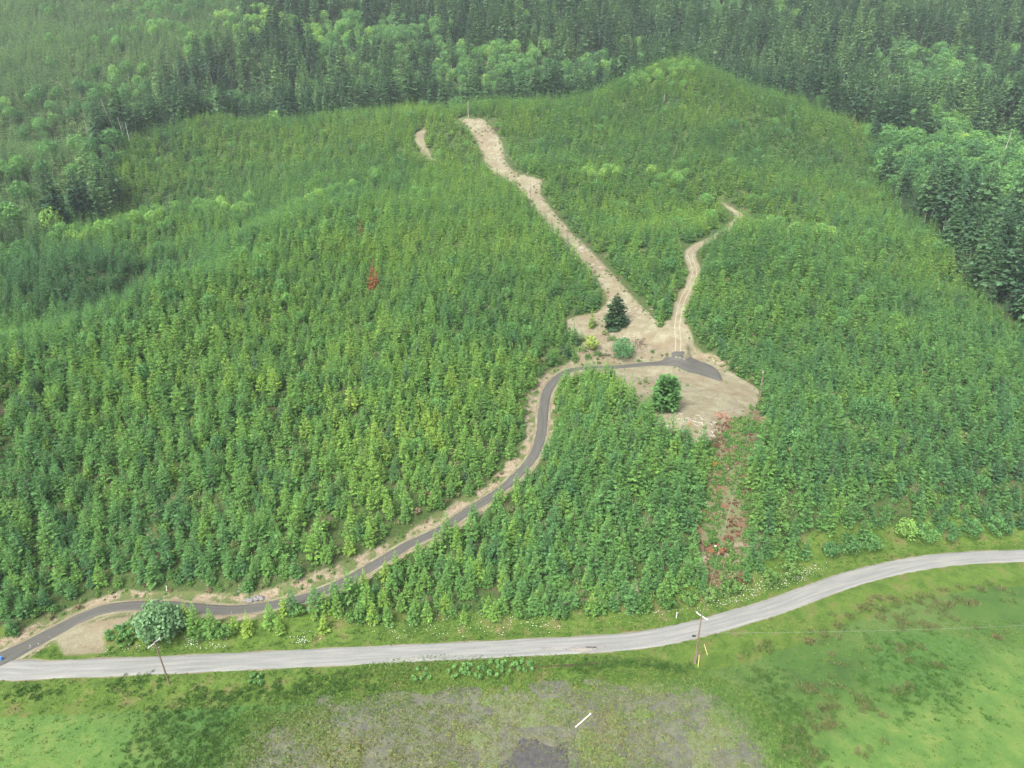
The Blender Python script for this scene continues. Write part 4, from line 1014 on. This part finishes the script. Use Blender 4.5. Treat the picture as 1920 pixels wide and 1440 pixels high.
# planted firs of the grassy strip
for k, (u, v, s, t) in enumerate([(350,1168,0.80,0.8),(368,1182,0.95,0.55),(398,1187,0.85,0.5),(440,1186,0.62,0.8),(466,1187,0.70,0.98),(508,1172,0.78,0.6),(526,1188,0.68,0.75),(534,1150,0.66,0.95),(590,1160,0.42,0.9),(608,1184,0.62,0.95),(611,1145,0.70,0.7),(637,1132,0.68,0.35),(672,1120,0.85,0.45),(690,1142,0.90,0.6),(722,1140,0.72,0.9),(284,1160,0.8,0.7),(320,1166,0.75,0.6),(1078,676,0.75,0.4),(1064,668,0.85,0.3),(1090,640,0.7,0.5),(1076,640,0.8,0.4),(1224,766,0.8,0.6),(1238,612,0.9,0.5),(1104,716,0.6,0.6),(1148,700,0.5,0.6)]):
    l = hit(u, v)
    place_tree('young_fir', FIR[k % 8], (l[0], l[1], l[2] - 0.1), s, k * 1.3, t,
               ['fir right of the maple nearest the lane', 'tallest fir of the group right of the maple', 'fir at the right end of the maple group', 'darker fir of the pair on the grass strip', 'yellow-green fir of the pair on the grass strip', 'taller fir mid-strip touching the lane', 'fir in front of the mid-strip taller fir',
                'bright narrow fir against the lane, mid-strip', 'smallest roundish fir on the grass strip', 'bright fir standing lowest before the lower block', 'fir on the lane edge left of the dark one', 'dark narrow fir on the lane edge', 'first full fir of the lower block by the lane', 'tall fir second in the lower block tip', 'bright narrow fir in the lower block tip', 'fir left behind the maple', 'fir behind the middle of the maple', 'fir left of the golden shrub by the lane', 'second fir left of the golden shrub by the lane', 'fir behind the golden shrub', 'fir up left of the golden shrub', 'fir touching the round clearing fir on its left', 'last fir at the fork of track and bare strip', 'small fir beside the root heap at the lane', 'small fir on the lane edge below the willow'][k], 'young fir', GF)
# small rushes: brown clumps of the wet meadow
RP = [grass_proto('rush', 800 + i, 60, 0.95, 0.7, 0.05, M['rush'], 0.55).data for i in range(4)]
rc_list = []
for (u0, v0, su, sv, n) in [(1540,1185,35,8,6),(1440,1215,25,10,5),(1520,1190,20,10,4),(1670,1150,45,14,16),(1700,1135,60,10,14),(1840,1110,50,14,16),(1790,1130,40,12,12),(1740,1165,40,14,8),(1560,1150,40,8,8),(1640,1130,40,8,6),(1580,1230,30,12,4),(1690,1218,12,6,4),(1870,1190,20,8,4),(1535,1290,22,12,9),(1590,1310,30,14,9),(1545,1340,22,12,9),(1560,1365,20,10,7),(1500,1395,20,18,8),(1690,1290,10,12,4),(1730,1240,25,12,5),(1625,1330,18,10,5),(1640,1400,14,8,3),(1510,1430,15,12,4),(1415,1215,16,6,3)]:
    for k in range(n): rc_list.append((u0 + rng.normal() * su, v0 + rng.normal() * sv, u0, v0))
first = {}
for k, (u, v, u0, v0) in enumerate(rc_list):
    x_, y_, _ = uvZ(u, v, MEADOW_Z); zz = float(gh(x_, y_))
    if polydist(np.array([x_]), np.array([y_]), road_c[::4])[0][0] < 7: continue
    me = RP[k % 4]; o = bpy.data.objects.new('rush_clump', me); C.objects.link(o)
    s = 0.8 + 0.6 * rng.random(); o.location = (x_, y_, zz); o.scale = (s * 1.15, s * 1.15, s); o.rotation_euler = (0, 0, rng.random() * 6.28); t = rng.random(); o['tint'] = t
    where = 'near the upper right pasture edge' if (u > 1760 and v < 1200) else ('in the band under the road bend' if v < 1175 and u > 1600 else ('right of the right roadside pole' if v < 1240 and u < 1650 else ('beside the marsh edge, bottom right' if u < 1660 else 'in the middle of the right pasture')))
    tag(o, '%s %s rush clump %s' % ('large' if s > 1.15 else ('middling' if s > 0.95 else 'small'), 'greenish' if t < 0.35 else ('olive' if t < 0.65 else 'brown'), where), 'rush clump', 'rush clumps in the pasture')

# ------------------------------------------------------------------ poles, wires, markers
def cyl(V, Fc, p0, p1, r0, r1, n=8):
    p0, p1 = np.array(p0, float), np.array(p1, float); d = unit(p1 - p0); a = unit(np.cross(d, [0.3, 0.9, 0.13])); c = np.cross(d, a); b = len(V)
    for p, r in ((p0, r0), (p1, r1)):
        for k in range(n): V.append(tuple(p + (a * math.cos(6.28318 * k / n) + c * math.sin(6.28318 * k / n)) * r))
    for k in range(n): Fc.append((b + k, b + (k + 1) % n, b + n + (k + 1) % n, b + n + k))
    Fc.append(tuple(b + k for k in range(n))[::-1]); Fc.append(tuple(b + n + k for k in range(n)))
def box(V, Fc, c, s, rz=0):
    b = len(V); ca, sa = math.cos(rz), math.sin(rz)
    for dx in (-1, 1):
        for dy in (-1, 1):
            for dz in (-1, 1): V.append((c[0] + ca * dx * s[0] / 2 - sa * dy * s[1] / 2, c[1] + sa * dx * s[0] / 2 + ca * dy * s[1] / 2, c[2] + dz * s[2] / 2))
    Fc += [(b, b + 1, b + 3, b + 2), (b + 4, b + 6, b + 7, b + 5), (b, b + 4, b + 5, b + 1), (b + 2, b + 3, b + 7, b + 6), (b, b + 2, b + 6, b + 4), (b + 1, b + 5, b + 7, b + 3)]
def part(name, fn, mat, parent):
    V, Fc = [], []; fn(V, Fc); return mesh_obj(name, V, Fc, mat, parent)
pole_tops = {}
def pole(key, u, v, H, label, arm=None, tiltx=0.0, tilty=0.0, mat='pole', box_=False, group=None):
    l = hit(u, v); root = empty('utility_pole', l)
    top = (tiltx * H, tilty * H, H)
    part('pole_shaft', lambda V, Fc: cyl(V, Fc, (0, 0, -0.5), top, 0.19, 0.12, 10), M[mat], root)
    if arm is not None:
        la, az = arm; dx, dy = math.cos(az) * la / 2, math.sin(az) * la / 2; zt = H - 0.45
        c = (tiltx * zt, tilty * zt, zt)
        def f(V, Fc):
            box(V, Fc, (c[0] - math.sin(az) * 0.17, c[1] + math.cos(az) * 0.17, c[2]), (la, 0.14, 0.16), az)
        part('crossarm', f, M['white'], root)
        for sg in (-0.92, 0.0, 0.92):
            part('insulator', lambda V, Fc: (cyl(V, Fc, (c[0] + dx * sg - math.sin(az) * 0.17, c[1] + dy * sg + math.cos(az) * 0.17, c[2] + 0.085), (c[0] + dx * sg - math.sin(az) * 0.17, c[1] + dy * sg + math.cos(az) * 0.17, c[2] + 0.36), 0.09, 0.05, 8)), M['white'], root)
    if box_:
        part('service_box', lambda V, Fc: box(V, Fc, (-0.75, 0.05, H * 0.57), (0.75, 0.28, 0.30)), M['dark'], root)
        part('box_bracket', lambda V, Fc: cyl(V, Fc, (-0.42, 0.05, H * 0.57), (0, 0, H * 0.58), 0.03, 0.03, 5), M['dark'], root)
        part('conduit', lambda V, Fc: cyl(V, Fc, (0.24, -0.10, 0), (0.20, -0.08, H * 0.62), 0.05, 0.05, 6), M['wire'], root)
    tag(root, label, 'utility pole', group)
    pole_tops[key] = np.array(l) + np.array(top)
    return root
GP = 'utility poles'
pole('left', 318, 1283, 10.8, 'leaning wooden utility pole with white crossarm at the left of the gravel road', (3.0, 1.25), -0.105, 0.0, group=GP)
pole('right', 1302, 1244, 12.6, 'upright wooden utility pole with dark box beside the gravel road bend', (2.9, -0.95), 0.03, 0.0, box_=True, group=GP)
pole('clearing', 1424, 750, 10.0, 'brown utility pole at the right corner of the dirt clearing', (0.9, 0.6), 0.02, 0.0, group=GP)
pole('mid', 995, 369, 9.0, 'dark utility pole halfway up the bare hillside strip', None, 0, 0, group=GP)
pole('top', 878, 221, 13.0, 'pale utility pole at the top of the bare hillside strip', None, 0, 0, 'snag', group=GP)
pole('far', 798, 205, 16.0, 'farthest pale pole left of the top of the bare strip', None, 0, 0, 'snag', group=GP)
def wire(p0, p1, sag, label, r=0.022, n=24):
    p0, p1 = np.array(p0, float), np.array(p1, float); V, Fc = [], []
    P = [p0 + (p1 - p0) * t - np.array([0, 0, 4 * sag * t * (1 - t)]) for t in np.linspace(0, 1, n)]
    for a, b in zip(P[:-1], P[1:]): cyl(V, Fc, a, b, r, r, 4)
    return tag(mesh_obj('power_line', V, Fc, M['wire']), label, 'power line', 'power lines')
pr_, pl_, pc_ = pole_tops['right'], pole_tops['left'], pole_tops['clearing']
wire(pr_ - [0, 0, 0.4], pc_, 1.6, 'pale power line running uphill from the right roadside pole over the red brush', 0.018)
wire(pc_, pole_tops['mid'], 2.5, 'thin power line from the clearing pole up the bare strip', 0.013)
wire(pole_tops['mid'], pole_tops['top'], 2.5, 'thin power line crossing the top of the bare strip', 0.02)
wire(pole_tops['top'], pole_tops['far'], 1.0, 'short far power line left of the bare hilltop', 0.02)
e0 = pr_ - [0, 0, 4.6]
rr_ = ray(1940, 1168); e1 = np.array([0, 0, CAM_H]) + rr_ * (118.0 / rr_[1])
wire(e0, e0 + (e1 - e0) * 1.25, 0.8, 'pale cable from the right roadside pole across the green pasture', 0.015)
for k, (u, v, H, tx, ty) in enumerate([(1309, 1251, 3.2, -0.02, 0.0), (1327, 1228, 2.4, -0.35, 0.2)]):
    l = hit(u, v)
    V, Fc = [], []; cyl(V, Fc, (0, 0, -0.2), (tx * H, ty * H, H), 0.06, 0.06, 7)
    o = mesh_obj('guy_marker', V, Fc, M['yellow']); o.location = l
    tag(o, ['upright pale yellow guy wire guard at the foot of the right roadside pole', 'slanting pale yellow guy wire guard right of the right roadside pole'][k], 'guy wire guard')
for k, (u, v, h, lab) in enumerate([(1268, 1158, 1.4, 'white post in the verge left of the right roadside pole'), (313, 1107, 1.3, 'white post on the lane bank above the maple'), (1245, 190, 5.0, 'pale broken stump on the bright hilltop')]):
    l = hit(u, v); V, Fc = [], []; cyl(V, Fc, (0, 0, -0.2), (0.05, 0, h), 0.13 if k < 2 else 0.3, 0.11 if k < 2 else 0.2, 8)
    if k < 2: cyl(V, Fc, (0.05, 0, h), (0.05, 0, h + 0.05), 0.14, 0.06, 8)
    o = mesh_obj('marker_post' if k < 2 else 'stump', V, Fc, M['white'] if k < 2 else M['snag']); o.location = l; tag(o, lab, 'post' if k < 2 else 'stump')
# plank lying in the marsh
l0, l1 = uvZ(1079, 1364, WZ + 0.1), uvZ(1108, 1338, WZ + 0.1)
V, Fc = [], []; cx, cy = (l0[0] + l1[0]) / 2, (l0[1] + l1[1]) / 2; az_ = math.atan2(l1[1] - l0[1], l1[0] - l0[0]); ln = math.hypot(l1[0] - l0[0], l1[1] - l0[1])
box(V, Fc, (0, 0, 0), (ln, 0.26, 0.14)); box(V, Fc, (ln * 0.46, 0, 0.10), (0.35, 0.38, 0.06)); box(V, Fc, (-ln * 0.47, 0.05, 0.08), (0.12, 0.3, 0.05))
o = mesh_obj('plank', V, Fc, M['snag']); o.location = (cx, cy, WZ + 0.12); o.rotation_euler = (0, 0.01, az_)
tag(o, 'long weathered white plank lying in the marsh water', 'plank')
# blue barrel end at the left edge
l = hit(3, 1238); V, Fc = [], []
cyl(V, Fc, (0, 0, 0), (0, 0, 0.85), 0.27, 0.27, 12); cyl(V, Fc, (0, 0, 0.25), (0, 0, 0.30), 0.32, 0.32, 12); cyl(V, Fc, (0, 0, 0.55), (0, 0, 0.60), 0.32, 0.32, 12)
o = mesh_obj('barrel', V, Fc, M['blue']); o.location = (l[0], l[1], l[2]); tag(o, 'small blue barrel at the foot of the lane on the left photo edge', 'barrel')

# stumps, root heaps, rocks
def heap(name, u, v, w, h, n, label, cat, mat='debris', L0=1.2):
    l = hit(u, v); V, Fc = [], []
    for k in range(n):
        q = rng.random() * 6.28; rr = w * rng.random() ** 0.7
        p = np.array([rr * math.cos(q), rr * math.sin(q), h * (1 - rr / w) * rng.random()]); d = unit(rng.normal(size=3) + [0, 0, 0.3]) * L0 * (0.4 + rng.random())
        zz = float(gh(l[0] + p[0], l[1] + p[1])) - l[2]; p[2] += zz
        r0 = 0.05 + 0.10 * rng.random(); cyl(V, Fc, p - d / 2, p + d / 2, r0, r0 * 0.5, 5)
    o = mesh_obj(name, V, Fc, M[mat]); o.location = l; return tag(o, label, cat)
heap('root_heap', 1107, 708, 2.6, 2.2, 90, 'reddish brown root heap beside the lane at the top of the lower block', 'root heap', L0=1.8)
heap('root_heap', 1352, 780, 2.2, 1.4, 60, 'reddish root heap at the lower right rim of the dirt clearing', 'root heap')
heap('root_heap', 1368, 792, 1.8, 0.9, 40, 'scattered reddish sticks just right of the rim root heap', 'sticks')
heap('root_heap', 1436, 788, 1.6, 1.2, 36, 'dark red stick pile under the clearing pole', 'sticks')
heap('brush_heap', 1200, 645, 3.4, 1.0, 110, 'grey-brown heap of cut branches right of the willow', 'brush heap', 'bark')
heap('brush_heap', 930, 245, 5.0, 1.6, 90, 'dark heap of cut branches at the top of the bare strip', 'brush heap', 'bark', 2.2)
heap('brush_heap', 1090, 466, 1.8, 0.8, 26, 'pale broken wood halfway down the bare strip', 'brush heap', 'snag')
def stump(u, v, r, h, lab, mat='pale_wood'):
    l = hit(u, v); V, Fc = [], []
    cyl(V, Fc, (0, 0, -0.2), (0, 0, h), r * 1.15, r, 11)
    for k in range(6):
        q = k * 1.05; cyl(V, Fc, (r * 0.7 * math.cos(q), r * 0.7 * math.sin(q), h * 0.35), (r * 2.3 * math.cos(q), r * 2.3 * math.sin(q), -0.15), r * 0.28, r * 0.1, 5)
    o = mesh_obj('stump', V, Fc, M[mat]); o.location = l; tag(o, lab, 'stump')
stump(1252, 803, 0.55, 0.6, 'pale stump at the lower left rim of the dirt clearing')
stump(1292, 798, 0.45, 1.3, 'reddish upright stump at the lower rim of the dirt clearing', 'debris')
stump(1341, 1029, 0.28, 0.9, 'bleached white stump in the middle of the orange brush heap', 'white')
stump(1300, 1085, 0.18, 0.6, 'small pale stump left of the red brush slope', 'snag')
l = hit(478, 1123); 
def rock_mesh(seed, s):
    r = np.random.default_rng(seed); import bmesh
    bm = bmesh.new(); bmesh.ops.create_icosphere(bm, subdivisions=2, radius=1)
    k = r.normal(size=3) * 2
    for v_ in bm.verts:
        q = 1 + 0.22 * math.sin(v_.co.x * 3 + k[0]) * math.cos(v_.co.y * 4 + k[1]) + 0.12 * math.sin(v_.co.z * 6 + k[2]) + 0.06 * r.normal()
        v_.co = Vector((v_.co.x * s[0] * q, v_.co.y * s[1] * q, v_.co.z * s[2] * q))
    me = bpy.data.meshes.new('rock'); bm.to_mesh(me); bm.free(); me.materials.append(M['rock']); return me
RK = [rock_mesh(k, (0.8, 0.55, 0.45)) for k in range(3)]
for k, (u, v, s) in enumerate([(463,1126,1.0),(471,1127,1.2),(480,1125,1.1),(489,1123,1.2),(475,1122,0.9),(484,1120,0.8),(447,1110,0.6),(1000,745,0.7),(996,752,0.6),(640,860,0.9),(645,868,0.8)]):
    l = hit(u, v); o = bpy.data.objects.new('rock', RK[k % 3]); C.objects.link(o); o.location = (l[0], l[1], l[2] + 0.15 * s); o.scale = (s, s, s); o.rotation_euler = (0, 0, k * 1.1)
    tag(o, ['leftmost grey rock of the lane bank outcrop', 'second grey rock of the lane bank outcrop', 'middle lower rock of the lane bank outcrop', 'rightmost rock of the lane bank outcrop', 'upper left rock of the lane bank outcrop', 'upper right rock of the lane bank outcrop',
            'single small rock on the bank left of the outcrop', 'upper pale rock beside the steep lane bend', 'lower pale rock beside the steep lane bend', 'upper pale rock in the gap among the slope firs', 'lower pale rock in the gap among the slope firs'][k], 'rock', 'rocks on the banks')
# dead standing trunks
for k, (u, v, H, tx, lab) in enumerate([(225,265,30,-0.30,'long leaning grey dead trunk at the left valley edge'),(234,266,18,-0.12,'thin dead trunk right of the long leaning one'),(243,266,14,-0.05,'short dead trunk right of the leaning trunks'),(168,256,14,-0.15,'isolated pale snag above the left broadleaf trees'),
        (503,208,22,-0.08,'bare pale trunk above the rounded left knoll'),(655,208,16,-0.04,'bare trunk behind the left end of the hilltop'),(887,182,24,0.0,'grey bare trunk behind the bare hilltop strip'),
        (1530,200,26,0.08,'leftmost bare trunk at the right ridge edge'),(1561,198,26,0.12,'pair partner bare trunk at the right ridge edge'),(1569,198,24,0.14,'second trunk of the right ridge pair'),(1628,232,30,0.08,'brightest tall bare trunk on the right ridge'),(1662,212,24,0.12,'slanting bare trunk right of the brightest one'),(1683,236,26,0.16,'left trunk of the slanting right ridge pair'),(1690,236,26,0.16,'right trunk of the slanting right ridge pair'),
        (1873,312,24,0.14,'tall slanting white snag in the right valley'),(1895,424,16,0.2,'left bare trunk at the right photo edge'),(1904,426,16,0.2,'right bare trunk at the right photo edge'),(808,62,22,0,'far bare trunk on the mountainside top centre'),(932,20,20,0,'far pale trunk near the top edge, left one'),(947,25,20,0,'far pale trunk near the top edge, right one'),(186,420,14,0.0,'grey snag among dark conifers in the left valley')]):
    l = hit(u, v); V, Fc = trunk_mesh(H, 0.28, 0.09, 7, limbs=9, seed=900 + k, limb_from=0.45, limb_len=2.2, up=0.1)
    V = [(x_ + max(0, z_) * tx, y_, z_) for x_, y_, z_ in V]
    o = mesh_obj('dead_tree', V, Fc, M['snag']); o.location = (l[0], l[1], l[2] - 0.3)
    tag(o, lab, 'dead tree', 'dead standing trees at the wood edge')

# potholes and patches of the gravel road; ditch
def patch(name, u, v, wx, wy, mat, lift, seed):
    l = uvZ(u, v, 0.0); r = np.random.default_rng(seed); n = 22; V = []
    for k in range(n):
        q = 6.283 * k / n; rr = 0.75 + 0.45 * r.random()
        V.append((l[0] + wx * rr * math.cos(q), l[1] + wy * rr * math.sin(q), lift))
    return tag(mesh_obj(name, V, [tuple(range(n))], mat), kind='structure')
M['patch'] = plain('damp_gravel', (0.13, 0.125, 0.12), (0.24, 0.23, 0.21), 2.5)
M['patch2'] = plain('pale_fill', (0.20, 0.185, 0.155), (0.27, 0.25, 0.21), 2.5)
for k, a in enumerate([(1027,1217,1.7,0.55,M['patch'],0.112),(1092,1218,4.2,0.9,M['patch'],0.112),(1090,1219,2.6,0.45,M['patch2'],0.118),(1030,1217.5,0.7,0.25,M['patch2'],0.118),(1120,1213,2.8,0.35,M['patch'],0.112)]): patch('pothole', *a, k)
M['ditch'] = plain('wet_ditch', (0.035, 0.022, 0.016), (0.08, 0.05, 0.035), 2.0)
D = resample([(p[0], p[1], -0.9) for p in [uvZ(u, v, -0.9) for u, v in [(950,1259),(1000,1257),(1050,1253),(1090,1251),(1125,1248)]]], 1.0)
ribbon('ditch', np.concatenate([D, np.full((len(D), 1), 0.45)], 1), M['ditch'], 0.16, 2)
# orange flowering broom along the clearing rim
for k, (u, v) in enumerate([(1265,838),(1312,842),(1340,876),(1600,238),(1605,243),(1595,312)]):
    one_tree('broom', broad_crown(950 + k, 1.8, 1.1, -0.1, 6, 26, 0.35), trunk_mesh(0.9, 0.05, 0.02, 5), M['broom'], M['bark'], u, v, 0.5,
             ['orange flowering broom at the left of the clearing rim', 'orange flowering broom in the middle of the clearing rim', 'yellow flowering broom lowest by the red slope', 'upper left orange bush on the far right slope', 'upper right orange bush on the far right slope', 'lower orange bush on the far right slope'][k], 'broom')

# ------------------------------------------------------------------ haze
m, t, out = new_mat('haze')
pv = N(t, 'ShaderNodeVolumePrincipled'); pv.inputs['Color'].default_value = (0.84, 0.94, 1.0, 1); pv.inputs['Density'].default_value = 0.000085; pv.inputs['Anisotropy'].default_value = 0.0
t.links.new(pv.outputs[0], out.inputs['Volume'])
zmin = float(GZ.min()) - 1.0; zmax = max(CAM_H, float(GZ.max()) + 45) + 5
V, Fc = [], []; box(V, Fc, (0, 630, (zmin + zmax) / 2), (2060, 1360, zmax - zmin))
hz = mesh_obj('haze', V, Fc, m); hz['kind'] = 'stuff'; hz['label'] = 'pale haze filling the air over the far hills'
